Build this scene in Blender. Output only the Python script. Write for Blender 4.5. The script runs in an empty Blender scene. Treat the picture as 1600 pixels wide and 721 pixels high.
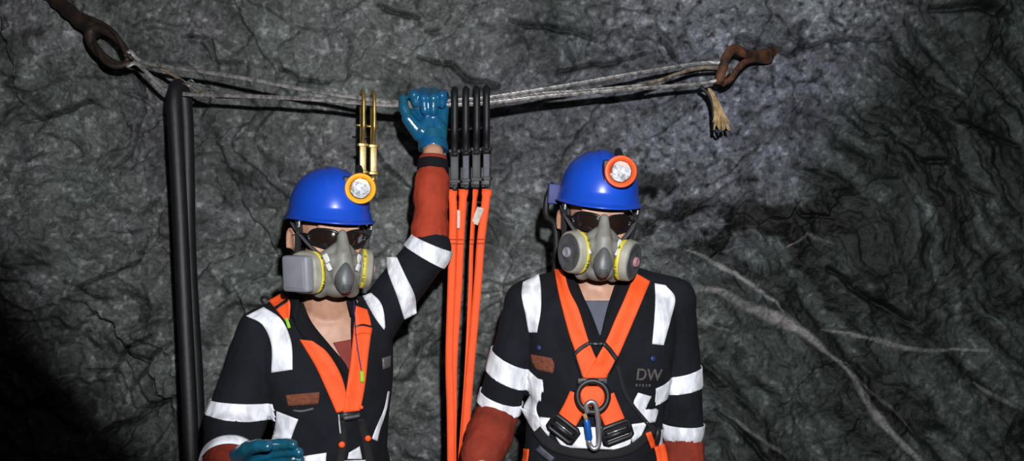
import bpy, bmesh, math, random
import numpy as np
from mathutils import Vector, Matrix
from mathutils.bvhtree import BVHTree

random.seed(7)
SC = bpy.context.scene
COL = SC.collection

# ---------------------------------------------------------------- camera, light, exposure
F, CX, CY, CAMZ = 1256.0, 800.0, 360.5, 1.55
CAM = np.array((0.0, 0.0, CAMZ))
cd = bpy.data.cameras.new('camera')
cd.sensor_fit = 'HORIZONTAL'
cd.sensor_width = 36.0
cd.lens = 36.0 * F / 1600.0
cd.clip_start = 0.02
cam = bpy.data.objects.new('camera', cd)
cam.location = (0, 0, CAMZ)
cam.rotation_euler = (math.pi / 2, 0, 0)
COL.objects.link(cam)
SC.camera = cam

w = bpy.data.worlds.new('underground_dark')
SC.world = w
w.use_nodes = True
w.node_tree.nodes['Background'].inputs[0].default_value = (0.35, 0.4, 0.45, 1)
w.node_tree.nodes['Background'].inputs[1].default_value = 0.012

# the headlamp of whoever takes the picture, a hand's width above the lens, tilted up and to the right
ld = bpy.data.lights.new('headlamp_beam', 'SPOT')
ld.energy = 252.0
ld.color = (0.97, 0.985, 1.0)
ld.shadow_soft_size = 0.022
ld.spot_size = math.radians(118)
ld.spot_blend = 0.12
lamp = bpy.data.objects.new('headlamp_beam', ld)
lamp.location = (0.10, -0.02, CAMZ + 0.28)
lamp.rotation_euler = Vector((0.32, 1.0, 0.375)).to_track_quat('-Z', 'Y').to_euler()
COL.objects.link(lamp)

SC.view_settings.view_transform = 'Standard'
SC.view_settings.look = 'None'
SC.view_settings.exposure = 0.0
SC.view_settings.gamma = 1.0
SC.view_settings.use_curve_mapping = False


# ---------------------------------------------------------------- numbers
def P(u, v, Y):
    return np.array(((u - CX) / F * Y, Y, CAMZ + (CY - v) / F * Y))


def ray(u, v):
    d = np.array(((u - CX) / F, 1.0, (CY - v) / F))
    return d / np.linalg.norm(d)


def nrm(a):
    a = np.asarray(a, float)
    return a / (np.linalg.norm(a) + 1e-12)


def _hash(ix, iy, iz, seed):
    n = (ix * 374761393 + iy * 668265263 + iz * 1274126177 + seed * 974634777) & 0xffffffff
    n = ((n ^ (n >> 13)) * 1274126177) & 0xffffffff
    n = ((n ^ (n >> 16)) * 668265263) & 0xffffffff
    return ((n ^ (n >> 15)) & 0xffffff) / float(0xffffff) * 2 - 1


def vnoise(p, seed=0):
    p = np.asarray(p, float)
    i = np.floor(p).astype(np.int64)
    f = p - i
    f = f * f * f * (f * (f * 6 - 15) + 10)
    r = 0
    for dx in (0, 1):
        wx = f[:, 0] if dx else 1 - f[:, 0]
        for dy in (0, 1):
            wy = f[:, 1] if dy else 1 - f[:, 1]
            for dz in (0, 1):
                wz = f[:, 2] if dz else 1 - f[:, 2]
                r = r + wx * wy * wz * _hash(i[:, 0] + dx, i[:, 1] + dy, i[:, 2] + dz, seed)
    return r


_R = np.array([[0.36, 0.48, -0.8], [-0.8, 0.6, 0.0], [0.48, 0.64, 0.6]])


def fbm(p, octaves=4, seed=0, gain=0.5, ridged=False):
    p = np.asarray(p, float)
    a, tot, r = 1.0, 0.0, 0.0
    for o in range(octaves):
        n = vnoise(p, seed + o * 17)
        if ridged:
            n = 1 - 2 * np.abs(n)
        r = r + a * n
        tot += a
        a *= gain
        p = (p @ _R.T) * 2.03 + 11.3
    return r / tot


# ---------------------------------------------------------------- materials
def mat(name, col, rough=0.6, metal=0.0, var=0.0, vscale=40.0, bump=0.0, bscale=200.0, coat=0.0,
        col2=None, stretch=None, spec=None, trans=0.0, ior=None):
    m = bpy.data.materials.new(name)
    m.use_nodes = True
    nt = m.node_tree
    b = nt.nodes['Principled BSDF']
    b.inputs['Base Color'].default_value = (*col, 1)
    b.inputs['Roughness'].default_value = rough
    b.inputs['Metallic'].default_value = metal
    b.inputs['Coat Weight'].default_value = coat
    b.inputs['Coat Roughness'].default_value = 0.12
    b.inputs['Transmission Weight'].default_value = trans
    if spec is not None:
        b.inputs['Specular IOR Level'].default_value = spec
    if ior:
        b.inputs['IOR'].default_value = ior
    tc = nt.nodes.new('ShaderNodeTexCoord')
    src = tc.outputs['Object']
    if stretch:
        mp = nt.nodes.new('ShaderNodeMapping')
        mp.inputs['Scale'].default_value = stretch
        nt.links.new(src, mp.inputs['Vector'])
        src = mp.outputs['Vector']
    if var > 0 or col2:
        n = nt.nodes.new('ShaderNodeTexNoise')
        n.inputs['Scale'].default_value = vscale
        n.inputs['Detail'].default_value = 6
        nt.links.new(src, n.inputs['Vector'])
        mx = nt.nodes.new('ShaderNodeMix')
        mx.data_type = 'RGBA'
        c2 = col2 if col2 else tuple(c * (1 - var) for c in col)
        mx.inputs[6].default_value = (*c2, 1)
        mx.inputs[7].default_value = (*col, 1)
        mr = nt.nodes.new('ShaderNodeMapRange')
        mr.inputs['From Min'].default_value = 0.36
        mr.inputs['From Max'].default_value = 0.62
        nt.links.new(n.outputs['Fac'], mr.inputs['Value'])
        nt.links.new(mr.outputs['Result'], mx.inputs[0])
        nt.links.new(mx.outputs[2], b.inputs['Base Color'])
    if bump > 0:
        n2 = nt.nodes.new('ShaderNodeTexNoise')
        n2.inputs['Scale'].default_value = bscale
        n2.inputs['Detail'].default_value = 4
        nt.links.new(src, n2.inputs['Vector'])
        bp = nt.nodes.new('ShaderNodeBump')
        bp.inputs['Strength'].default_value = bump
        bp.inputs['Distance'].default_value = 0.004
        nt.links.new(n2.outputs['Fac'], bp.inputs['Height'])
        nt.links.new(bp.outputs['Normal'], b.inputs['Normal'])
    return m


M = {}
M['skin'] = mat('skin', (0.47, 0.25, 0.165), 0.5, var=0.16, vscale=55, bump=0.12, bscale=420)
M['hair'] = mat('black_hair', (0.008, 0.007, 0.007), 0.55, bump=0.6, bscale=300, stretch=(1, 1, .12))
M['cloth'] = mat('navy_black_cloth', (0.0075, 0.0082, 0.0125), 0.9, var=0.45, vscale=13, bump=1.0, bscale=34, spec=0.25)
M['collar'] = mat('black_cloth', (0.0058, 0.006, 0.0085), 0.92, bump=0.4, bscale=120, spec=0.2)
M['red'] = mat('brick_red_cloth', (0.36, 0.042, 0.018), 0.85, var=0.3, vscale=14, bump=0.6, bscale=45, spec=0.25)
M['redb'] = mat('rust_red_cloth', (0.25, 0.032, 0.016), 0.85, var=0.35, vscale=14, bump=0.6, bscale=45, spec=0.25)
M['tape'] = mat('silver_reflective_tape', (0.88, 0.89, 0.95), 0.45, var=0.4, vscale=34, bump=1.0, bscale=42, stretch=(1, 1, .45))
M['orange'] = mat('orange_webbing', (0.95, 0.095, 0.012), 0.7, var=0.12, vscale=30, bump=0.25, bscale=500)
M['black_plastic'] = mat('black_plastic', (0.010, 0.010, 0.012), 0.48, var=0.3, vscale=60)
M['black_web'] = mat('black_webbing', (0.0065, 0.0065, 0.008), 0.9, bump=0.3, bscale=400)
M['black_steel'] = mat('black_coated_steel', (0.008, 0.008, 0.010), 0.55, 0.0, var=0.5, vscale=70)
M['gray_steel'] = mat('worn_gray_steel', (0.075, 0.075, 0.10), 0.6, 0.0, var=0.4, vscale=80)
M['rubber'] = mat('black_rubber', (0.007, 0.007, 0.009), 0.55, var=0.3, vscale=30, bump=0.2, bscale=60)
M['gold'] = mat('gold_zinc_steel', (0.50, 0.34, 0.10), 0.3, 0.75, var=0.3, vscale=60)
M['pale_gold'] = mat('pale_zinc_steel', (0.50, 0.37, 0.15), 0.4, 0.4, var=0.25, vscale=90)
M['rope'] = mat('galvanised_wire', (0.50, 0.48, 0.47), 0.42, 0.55, var=0.5, vscale=60, col2=(0.17, 0.16, 0.15))
M['rope_rusty'] = mat('rusty_wire', (0.36, 0.29, 0.22), 0.55, 0.45, col2=(0.10, 0.065, 0.045), vscale=40)
M['rust'] = mat('rusted_iron', (0.17, 0.062, 0.028), 0.7, 0.2, col2=(0.035, 0.018, 0.012), vscale=28, bump=0.7, bscale=60)
M['rust_dark'] = mat('dark_rusted_iron', (0.036, 0.022, 0.016), 0.6, 0.25, col2=(0.016, 0.011, 0.009), vscale=24, bump=0.7, bscale=60)
M['hemp'] = mat('tan_fibre', (0.52, 0.36, 0.17), 0.85, col2=(0.25, 0.16, 0.08), vscale=60)
M['blue_helmet'] = mat('blue_helmet_plastic', (0.008, 0.066, 0.50), 0.33, var=0.10, vscale=12, coat=0.15)
M['blue_clip'] = mat('dark_blue_plastic', (0.012, 0.022, 0.13), 0.6)
M['yellow_bezel'] = mat('amber_lamp_plastic', (0.95, 0.36, 0.006), 0.35, var=0.1)
M['orange_bezel'] = mat('orange_lamp_plastic', (0.85, 0.085, 0.012), 0.35, var=0.1)
M['reflector'] = mat('lamp_reflector', (0.40, 0.41, 0.44), 0.5, 0.15, var=0.72, vscale=120)
M['led'] = mat('lamp_led', (0.75, 0.75, 0.55), 0.3)
M['glass'] = mat('lamp_glass', (1, 1, 1), 0.02)
_nt = M['glass'].node_tree
_tr = _nt.nodes.new('ShaderNodeBsdfTransparent'); _gl = _nt.nodes.new('ShaderNodeBsdfGlossy'); _gl.inputs['Roughness'].default_value = .05
_fr = _nt.nodes.new('ShaderNodeFresnel'); _fr.inputs['IOR'].default_value = 1.45
_ms = _nt.nodes.new('ShaderNodeMixShader')
_nt.links.new(_fr.outputs[0], _ms.inputs[0]); _nt.links.new(_tr.outputs[0], _ms.inputs[1]); _nt.links.new(_gl.outputs[0], _ms.inputs[2])
_nt.links.new(_ms.outputs[0], _nt.nodes['Material Output'].inputs['Surface'])
M['mask'] = mat('grey_rubber_mask', (0.20, 0.195, 0.175), 0.55, var=0.22, vscale=35, col2=(0.15, 0.145, 0.13))
M['mask_dark'] = mat('dark_grey_mask_plastic', (0.095, 0.095, 0.10), 0.45, var=0.25, vscale=40)
M['cart'] = mat('beige_grey_cartridge', (0.30, 0.285, 0.23), 0.55, var=0.25, vscale=40)
M['cart_gray'] = mat('bluish_grey_filter', (0.22, 0.22, 0.255), 0.55, var=0.12, vscale=30)
M['cart_dark'] = mat('dark_cartridge_plastic', (0.07, 0.07, 0.075), 0.5, var=0.3, vscale=50)
M['yellow_label'] = mat('yellow_label', (0.62, 0.52, 0.03), 0.5, var=0.25, vscale=60)
M['pink_valve'] = mat('pink_valve_plastic', (0.35, 0.17, 0.19), 0.5)
M['ink'] = mat('label_print', (0.02, 0.02, 0.02), 0.6)
M['elastic'] = mat('grey_elastic', (0.055, 0.055, 0.06), 0.8, bump=0.3, bscale=400)
M['white_clip'] = mat('pale_plastic', (0.55, 0.55, 0.55), 0.4)
M['lens'] = mat('smoked_lens', (0.014, 0.008, 0.007), 0.08, coat=0.6)
M['frame'] = mat('black_frame', (0.008, 0.008, 0.009), 0.3)
M['glove_blue'] = mat('wet_blue_rubber', (0.006, 0.085, 0.22), 0.25, coat=0.5, col2=(0.009, 0.090, 0.145), vscale=18, bump=0.35, bscale=40)
M['glove_teal'] = mat('wet_teal_rubber', (0.006, 0.085, 0.15), 0.28, coat=0.45, col2=(0.010, 0.07, 0.10), vscale=22, bump=0.35, bscale=40)
M['glove_tan'] = mat('tan_leather', (0.36, 0.28, 0.15), 0.8, var=0.3, vscale=40, bump=0.4, bscale=80)
M['shirt_gray'] = mat('slate_tshirt', (0.085, 0.09, 0.125), 0.85, var=0.15, bump=0.3, bscale=200)
M['shirt_red'] = mat('dark_red_tshirt', (0.21, 0.03, 0.022), 0.85, var=0.15, bump=0.3, bscale=200)
M['patch_red'] = mat('embroidered_rust_patch', (0.19, 0.052, 0.022), 0.85, var=0.4, vscale=130, bump=0.6, bscale=300)
M['patch_thread'] = mat('pale_embroidery', (0.105, 0.088, 0.078), 0.8, var=0.5, vscale=150)
M['snap_blue'] = mat('blue_snap', (0.02, 0.04, 0.12), 0.35)
M['boot'] = mat('black_boot_rubber', (0.01, 0.01, 0.01), 0.5)
M['silver'] = mat('polished_steel', (0.55, 0.54, 0.55), 0.28, 0.8, var=0.2, vscale=30)
M['blue_anod'] = mat('blue_anodised_sleeve', (0.01, 0.10, 0.42), 0.3, 0.3)
M['tag_white'] = mat('white_tag', (0.6, 0.56, 0.5), 0.7, var=0.3, vscale=100)
M['green_tag'] = mat('lime_cord_end', (0.25, 0.50, 0.02), 0.6)
M['purple'] = mat('violet_cord', (0.03, 0.02, 0.12), 0.7)


# ---------------------------------------------------------------- mesh building
def frame_of(d, up=(0, 0, 1)):
    d = nrm(d)
    up = np.asarray(up, float)
    if abs(np.dot(d, nrm(up))) > 0.97:
        up = np.array((0.0, 1.0, 0.0)) if abs(d[1]) < 0.9 else np.array((1.0, 0, 0))
    x = nrm(np.cross(up, d))
    y = np.cross(d, x)
    return x, y, d


class MB:
    def __init__(s):
        s.v, s.f = [], []

    def add(s, vs, fs):
        o = len(s.v)
        s.v.extend([tuple(map(float, p)) for p in vs])
        s.f.extend([tuple(i + o for i in f) for f in fs])
        return s

    def rings(s, rings, cap=True, closed=False):
        n = len(rings[0])
        vs = [p for r in rings for p in r]
        fs = []
        m = len(rings)
        for i in range(m if closed else m - 1):
            a, b = i * n, ((i + 1) % m) * n
            for j in range(n):
                k = (j + 1) % n
                fs.append((a + j, a + k, b + k, b + j))
        if cap and not closed:
            fs.append(tuple(range(n))[::-1])
            fs.append(tuple((m - 1) * n + j for j in range(n)))
        return s.add(vs, fs)

    def tube(s, pts, r, n=10, flat=None, up=None, closed=False, cap=True, square=False):
        """tube along pts; r a number or a list; flat=(w, t) factors of the section; up fixes the section's x axis"""
        pts = [np.asarray(p, float) for p in pts]
        m = len(pts)
        rr = [r] * m if np.isscalar(r) else list(r)
        rings = []
        x = None
        for i in range(m):
            if closed:
                d = pts[(i + 1) % m] - pts[i - 1]
            else:
                d = pts[min(i + 1, m - 1)] - pts[max(i - 1, 0)]
            d = nrm(d)
            if up is not None:
                x = nrm(np.cross(up, d)) if np.linalg.norm(np.cross(up, d)) > 1e-4 else x
                if x is None:
                    x = frame_of(d)[0]
            elif x is None:
                x = frame_of(d)[0]
            else:
                x = nrm(x - d * np.dot(x, d))
            y = np.cross(d, x)
            fx, fy = flat if flat else (1, 1)
            ring = []
            for j in range(n):
                a = 2 * math.pi * (j + (.5 if square else 0)) / n
                c, sn = math.cos(a), math.sin(a)
                if square:
                    k = 1 / max(abs(c), abs(sn)) if n == 4 else min(1 / max(abs(c), abs(sn)), 1.22)
                    c, sn = c * k, sn * k
                ring.append(pts[i] + rr[i] * (x * c * fx + y * sn * fy))
            rings.append(ring)
        return s.rings(rings, cap=cap, closed=closed)

    def capsule(s, a, b, ra, rb, n=14):
        a, b = np.asarray(a, float), np.asarray(b, float)
        x, y, d = frame_of(b - a) if np.linalg.norm(b - a) > 1e-6 else frame_of((0, 0, 1))
        rings = []
        for k in range(5):
            t = math.pi / 2 * (1 - k / 5 * .98) 
            rings.append((a - d * ra * math.sin(t), max(ra * math.cos(t), ra * .06)))
        for k in range(5, -1, -1):
            t = math.pi / 2 * (1 - k / 5 * .98)
            rings.append((b + d * rb * math.sin(t), max(rb * math.cos(t), rb * .06)))
        return s.rings([[c + r * (x * math.cos(2 * math.pi * j / n) + y * math.sin(2 * math.pi * j / n)) for j in range(n)] for c, r in rings])

    def ell(s, c, r, R=None, n=20, m=12):
        c = np.asarray(c, float)
        R = np.eye(3) if R is None else np.asarray(R)
        rings = []
        for i in range(m + 1):
            t = math.pi * (0.02 + 0.96 * i / m)
            rings.append([c + R @ np.array((r[0] * math.sin(t) * math.cos(2 * math.pi * j / n), r[1] * math.sin(t) * math.sin(2 * math.pi * j / n), -r[2] * math.cos(t))) for j in range(n)])
        return s.rings(rings)

    def box(s, c, h, R=None, bev=0.0):
        c = np.asarray(c, float)
        R = np.eye(3) if R is None else np.asarray(R)
        if bev <= 0:
            vs = [c + R @ np.array((sx * h[0], sy * h[1], sz * h[2])) for sz in (-1, 1) for sy in (-1, 1) for sx in (-1, 1)]
            return s.add(vs, [(0, 2, 3, 1), (4, 5, 7, 6), (0, 1, 5, 4), (2, 6, 7, 3), (0, 4, 6, 2), (1, 3, 7, 5)])
        bm = bmesh.new()
        bmesh.ops.create_cube(bm, size=2.0)
        for v in bm.verts:
            v.co = Vector((v.co.x * h[0], v.co.y * h[1], v.co.z * h[2]))
        bmesh.ops.bevel(bm, geom=bm.edges[:], offset=bev, segments=3, profile=.5, affect='EDGES')
        bm.verts.index_update()
        vs = [c + R @ np.array(v.co) for v in bm.verts]
        fs = [[v.index for v in f.verts] for f in bm.faces]
        bm.free()
        return s.add(vs, fs)

    def lathe(s, c, axis, prof, n=32, sx=1.0, sy=1.0, up=(0, 0, 1), sq=0.0, cap=True):
        """prof: (distance along axis, radius); sq > 0 squares the section off"""
        c = np.asarray(c, float)
        x, y, d = frame_of(axis, up)
        rings = []
        for (h, r) in prof:
            ring = []
            for j in range(n):
                a = 2 * math.pi * j / n
                ca, sa = math.cos(a), math.sin(a)
                if sq > 0:
                    e = 1 - sq
                    ca = math.copysign(abs(ca) ** e, ca)
                    sa = math.copysign(abs(sa) ** e, sa)
                ring.append(c + d * h + r * (x * ca * sx + y * sa * sy))
            rings.append(ring)
        return s.rings(rings, cap=cap)

    def slab(s, front, back):
        """closed solid between two grids of the same size (lists of rows)"""
        nr, nc = len(front), len(front[0])
        vs = [p for r in front for p in r] + [p for r in back for p in r]
        o = nr * nc
        fs = []
        for i in range(nr - 1):
            for j in range(nc - 1):
                a = i * nc + j
                fs.append((a, a + nc, a + nc + 1, a + 1))
                fs.append((o + a, o + a + 1, o + a + nc + 1, o + a + nc))
        rim = [(0, j) for j in range(nc)] + [(i, nc - 1) for i in range(1, nr)] + [(nr - 1, j) for j in range(nc - 2, -1, -1)] + [(i, 0) for i in range(nr - 2, 0, -1)]
        idx = [i * nc + j for i, j in rim]
        for k in range(len(idx)):
            a, b = idx[k], idx[(k + 1) % len(idx)]
            fs.append((a, b, o + b, o + a))
        return s.add(vs, fs)

    def xf(s, Mx, start=0):
        s.v[start:] = [tuple(Mx @ Vector(p)) for p in s.v[start:]]
        return s


ORIGIN = {}


def link(name, mb, m, parent=None, origin=None, sharp=None, smooth=True):
    vs, fs = (mb.v, mb.f) if isinstance(mb, MB) else mb
    if parent is not None:
        origin = ORIGIN[parent.name]
    if origin is None:
        a = np.asarray(vs)
        origin = np.array(((a[:, 0].min() + a[:, 0].max()) / 2, (a[:, 1].min() + a[:, 1].max()) / 2, a[:, 2].min()))
    origin = np.asarray(origin, float)
    me = bpy.data.meshes.new(name)
    me.from_pydata([tuple(p) for p in (np.asarray(vs, float) - origin)], [], [tuple(int(i) for i in f) for f in fs])
    bm = bmesh.new()
    bm.from_mesh(me)
    bmesh.ops.recalc_face_normals(bm, faces=bm.faces[:])
    bm.to_mesh(me)
    bm.free()
    if smooth:
        me.polygons.foreach_set('use_smooth', [True] * len(me.polygons))
        if sharp:
            me.set_sharp_from_angle(angle=math.radians(sharp))
    me.materials.append(M[m] if isinstance(m, str) else m)
    o = bpy.data.objects.new(name, me)
    COL.objects.link(o)
    ORIGIN[o.name] = origin
    if parent is not None:
        o.parent = parent
    else:
        o.location = origin
    return o


def empty(name, loc):
    o = bpy.data.objects.new(name, None)
    o.empty_display_size = 0.05
    o.location = loc
    COL.objects.link(o)
    ORIGIN[o.name] = np.asarray(loc, float)
    return o


def tag(o, label, cat, group=None):
    o['label'] = label
    o['category'] = cat
    if group:
        o['group'] = group
    return o


def remesh(mb, voxel, smooth=3, sfac=0.5):
    me = bpy.data.meshes.new('t')
    me.from_pydata(mb.v, [], mb.f)
    bm = bmesh.new()
    bm.from_mesh(me)
    bmesh.ops.recalc_face_normals(bm, faces=bm.faces[:])
    bm.to_mesh(me)
    bm.free()
    o = bpy.data.objects.new('t', me)
    COL.objects.link(o)
    r = o.modifiers.new('r', 'REMESH')
    r.mode = 'VOXEL'
    r.voxel_size = voxel
    if smooth:
        k = o.modifiers.new('s', 'SMOOTH')
        k.iterations = smooth
        k.factor = sfac
    dg = bpy.context.evaluated_depsgraph_get()
    dg.update()
    ev = o.evaluated_get(dg)
    m2 = bpy.data.meshes.new_from_object(ev)
    n = len(m2.vertices)
    co = np.empty(n * 3)
    m2.vertices.foreach_get('co', co)
    no = np.empty(n * 3)
    m2.vertices.foreach_get('normal', no)
    fs = [tuple(p.vertices) for p in m2.polygons]
    bpy.data.objects.remove(o)
    bpy.data.meshes.remove(me)
    bpy.data.meshes.remove(m2)
    return co.reshape(-1, 3), fs, no.reshape(-1, 3)


class Surf:
    """what has been built of a person so far, for laying tape, straps and patches on"""
    def __init__(s):
        s.v, s.f, s.t = [], [], None

    def add(s, vs, fs):
        o = len(s.v)
        s.v.extend([tuple(map(float, p)) for p in vs])
        s.f.extend([tuple(i + o for i in f) for f in fs])
        s.t = None

    def addmb(s, mb):
        s.add(mb.v, mb.f)
        return mb

    def tree(s):
        if s.t is None:
            s.t = BVHTree.FromPolygons(s.v, s.f)
        return s.t

    def hit(s, u, v):
        d = ray(u, v)
        h = s.tree().ray_cast(Vector(CAM), Vector(d))
        if h[0] is None:
            return None
        return h[3], np.array(h[1])

    def at(s, u, v, off=0.0):
        h = s.hit(u, v)
        t = h[0] if h else 2.0
        return CAM + ray(u, v) * (t - off)

    def frame(s, u, v, ang=0.0, off=0.0, spread=6):
        """origin on the surface, x along the given direction in the picture plane, z out of the surface; averaged over a patch"""
        ts, ns = [], []
        for du in (-spread, 0, spread):
            for dv in (-spread, 0, spread):
                h = s.hit(u + du, v + dv)
                if h:
                    ts.append(h[0]); ns.append(h[1])
        t = min(ts) * .5 + np.median(ts) * .5
        n = nrm(np.mean(ns, axis=0))
        if np.dot(n, ray(u, v)) > 0:
            n = -n
        o = CAM + ray(u, v) * (t - off)
        a = math.radians(ang)
        x = np.array((math.cos(a), 0, math.sin(a)))
        x = nrm(x - n * np.dot(x, n))
        y = np.cross(n, x)
        return Matrix(((x[0], y[0], n[0], o[0]), (x[1], y[1], n[1], o[1]), (x[2], y[2], n[2], o[2]), (0, 0, 0, 1)))


def resample(pts, n):
    pts = np.asarray(pts, float)
    d = np.r_[0, np.cumsum(np.linalg.norm(np.diff(pts, axis=0), axis=1))]
    t = np.linspace(0, d[-1], n)
    return np.stack([np.interp(t, d, pts[:, k]) for k in range(pts.shape[1])], 1)


def spline(pts, n):
    """Catmull-Rom through pts, n points evenly spaced"""
    p = np.asarray(pts, float)
    p = np.vstack([2 * p[0] - p[1], p, 2 * p[-1] - p[-2]])
    out = []
    for i in range(1, len(p) - 2):
        for t in np.linspace(0, 1, 16, endpoint=False):
            a, b, c, d = p[i - 1], p[i], p[i + 1], p[i + 2]
            out.append(.5 * (2 * b + (c - a) * t + (2 * a - 5 * b + 4 * c - d) * t * t + (3 * b - a - 3 * c + d) * t ** 3))
    out.append(p[-2])
    return resample(out, n)


def patch(sf, L, R, off=0.003, thick=0.002, step=4.0, sm=4, curve=True, wob=0.0, wf=0.06):
    """cloth or webbing laid on the person between two edge lines"""
    L, R = np.asarray(L, float), np.asarray(R, float)
    ln = max(np.linalg.norm(np.diff(L, axis=0), axis=1).sum(), np.linalg.norm(np.diff(R, axis=0), axis=1).sum())
    wd = max(np.linalg.norm(L - R, axis=1)) if len(L) == len(R) else 30
    nr, nc = max(3, int(ln / step)), max(4, int(wd / step))
    fn = spline if curve and len(L) > 2 else resample
    L2, R2 = fn(L, nr), (spline if curve and len(R) > 2 else resample)(R, nr)
    px = np.zeros((nr, nc, 2))
    for j in range(nc):
        q = j / (nc - 1)
        px[:, j] = L2 * (1 - q) + R2 * q
    T = np.full((nr, nc), np.nan)
    for i in range(nr):
        for j in range(nc):
            h = sf.hit(*px[i, j])
            if h and h[0] < 2.6:
                T[i, j] = h[0]
    if np.isnan(T).all():
        print('PATCH MISS', L[0], R[0])
        T[:] = 2.0
    med = np.nanmedian(T)
    T[np.abs(T - med) > 0.22] = np.nan
    for _ in range(200):
        bad = np.isnan(T)
        if not bad.any():
            break
        Q = np.pad(T, 1, constant_values=np.nan)
        st = np.stack([Q[:-2, 1:-1], Q[2:, 1:-1], Q[1:-1, :-2], Q[1:-1, 2:]])
        ok = ~np.isnan(st)
        cnt = ok.sum(0)
        mean = np.where(cnt > 0, np.nansum(np.where(ok, st, 0), 0) / np.maximum(cnt, 1), np.nan)
        T = np.where(bad, mean, T)
    T0 = T.copy()
    for _ in range(sm):
        Q = np.pad(T, 1, mode='edge')
        T = (Q[:-2, 1:-1] + Q[2:, 1:-1] + Q[1:-1, :-2] + Q[1:-1, 2:] + 2 * T) / 6
        T = np.minimum(T, T0 + 0.001)
    if wob:
        T = T - wob * (0.5 + .5 * vnoise(np.c_[px.reshape(-1, 2) * wf, np.zeros(nr * nc)], 5).reshape(nr, nc))
    fr = [[CAM + ray(*px[i, j]) * (T[i, j] - off) for j in range(nc)] for i in range(nr)]
    bk = [[CAM + ray(*px[i, j]) * (T[i, j] - off + thick) for j in range(nc)] for i in range(nr)]
    return MB().slab(fr, bk)


def strap(sf, path, width, **k):
    p = np.asarray(path, float)
    wd = np.full(len(p), width) if np.isscalar(width) else np.asarray(width, float)
    t = np.gradient(p, axis=0)
    t /= np.linalg.norm(t, axis=1)[:, None]
    nn = np.c_[-t[:, 1], t[:, 0]]
    return patch(sf, p - nn * wd[:, None] / 2, p + nn * wd[:, None] / 2, **k)


def slab_band(cv, a, b, Yd, tilt=(0, 0), center=None, rad=0.2, off=0.003, wob=0.0, planes=None):
    """the part of a garment between two planes, lifted off it: a band sewn round a sleeve.
    a, b: two points each (u, v), at depth Yd, on the upper and the lower edge; tilt leans each plane"""
    (vs, fs, no) = cv
    c = np.asarray(center)
    keepf = [f for f in fs if np.linalg.norm(vs[f[0]] - c) < rad]
    used = sorted({i for f in keepf for i in f})
    mp = {k: i for i, k in enumerate(used)}
    bm = bmesh.new()
    bv = [bm.verts.new(vs[k] + no[k] * off) for k in used]
    for f in keepf:
        try:
            bm.faces.new([bv[mp[i]] for i in f])
        except ValueError:
            pass
    for i_, sgn in ((0, 1), (1, -1)):
        if planes:
            p0, n = planes[i_]
        else:
            q, tl = (a, b)[i_], tilt[i_]
            p0, p1 = P(*q[0], Yd), P(*q[1], Yd)
            d = ray(*((np.array(q[0]) + np.array(q[1])) / 2)) + np.array((0, 0, tl))
            n = nrm(np.cross(p1 - p0, d))
            if n[2] < 0:
                n = -n
        bmesh.ops.bisect_plane(bm, geom=bm.verts[:] + bm.edges[:] + bm.faces[:], plane_co=Vector(p0), plane_no=Vector(n), clear_outer=(sgn > 0), clear_inner=(sgn < 0))
    # keep the largest island only
    bm.faces.ensure_lookup_table()
    seen, best = set(), []
    for f in bm.faces:
        if f in seen:
            continue
        st, isl = [f], []
        seen.add(f)
        while st:
            g = st.pop()
            isl.append(g)
            for e in g.edges:
                for h in e.link_faces:
                    if h not in seen:
                        seen.add(h)
                        st.append(h)
        if len(isl) > len(best):
            best = isl
    kill = [f for f in bm.faces if f not in set(best)]
    bmesh.ops.delete(bm, geom=kill, context='FACES')
    bm.normal_update()
    loose = [v for v in bm.verts if not v.link_faces]
    bmesh.ops.delete(bm, geom=loose, context='VERTS')
    bm.normal_update()
    bm.verts.index_update()
    nv = len(bm.verts)
    mb = MB()
    outer = [np.array(v.co) + np.array(v.normal) * wob * (vnoise(np.array([v.co]) * 60, 8)[0] * .5 + .5) for v in bm.verts]
    inner = [np.array(v.co) - np.array(v.normal) * .0025 for v in bm.verts]
    fl = [[v.index for v in f.verts] for f in bm.faces]
    rim = [[v.index for v in e.verts] for e in bm.edges if len(e.link_faces) == 1]
    mb.add(outer + inner, fl + [[i + nv for i in f][::-1] for f in fl] + [(a_, b_, b_ + nv, a_ + nv) for a_, b_ in rim])
    bm.free()
    return mb


def in_poly(u, v, poly):
    poly = np.asarray(poly, float)
    ins = np.zeros(len(u), bool)
    j = len(poly) - 1
    for i in range(len(poly)):
        xi, yi = poly[i]
        xj, yj = poly[j]
        c = ((yi > v) != (yj > v)) & (u < (xj - xi) * (v - yi) / (yj - yi + 1e-12) + xi)
        ins ^= c
        j = i
    return ins


def proj(p):
    p = np.asarray(p)
    return CX + F * p[:, 0] / p[:, 1], CY - F * (p[:, 2] - CAMZ) / p[:, 1]


# ---------------------------------------------------------------- the setting: a rock face in a mine drift
WY = 2.63


def seg_dist(x, z, poly):
    """distance to a polyline and the place along it (0..1)"""
    best = np.full(x.shape, 9.0)
    where = np.zeros(x.shape)
    n = len(poly) - 1
    for i in range(n):
        a, b = np.array(poly[i]), np.array(poly[i + 1])
        ab = b - a
        t = np.clip(((x - a[0]) * ab[0] + (z - a[1]) * ab[1]) / (ab @ ab + 1e-12), 0, 1)
        d = np.hypot(x - a[0] - t * ab[0], z - a[1] - t * ab[1])
        m = d < best
        best = np.where(m, d, best)
        where = np.where(m, (i + t) / n, where)
    return best, where


def on_wall(pts):
    return [((u - CX) / F * WY, CAMZ + (CY - v) / F * WY) for u, v in pts]


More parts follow.
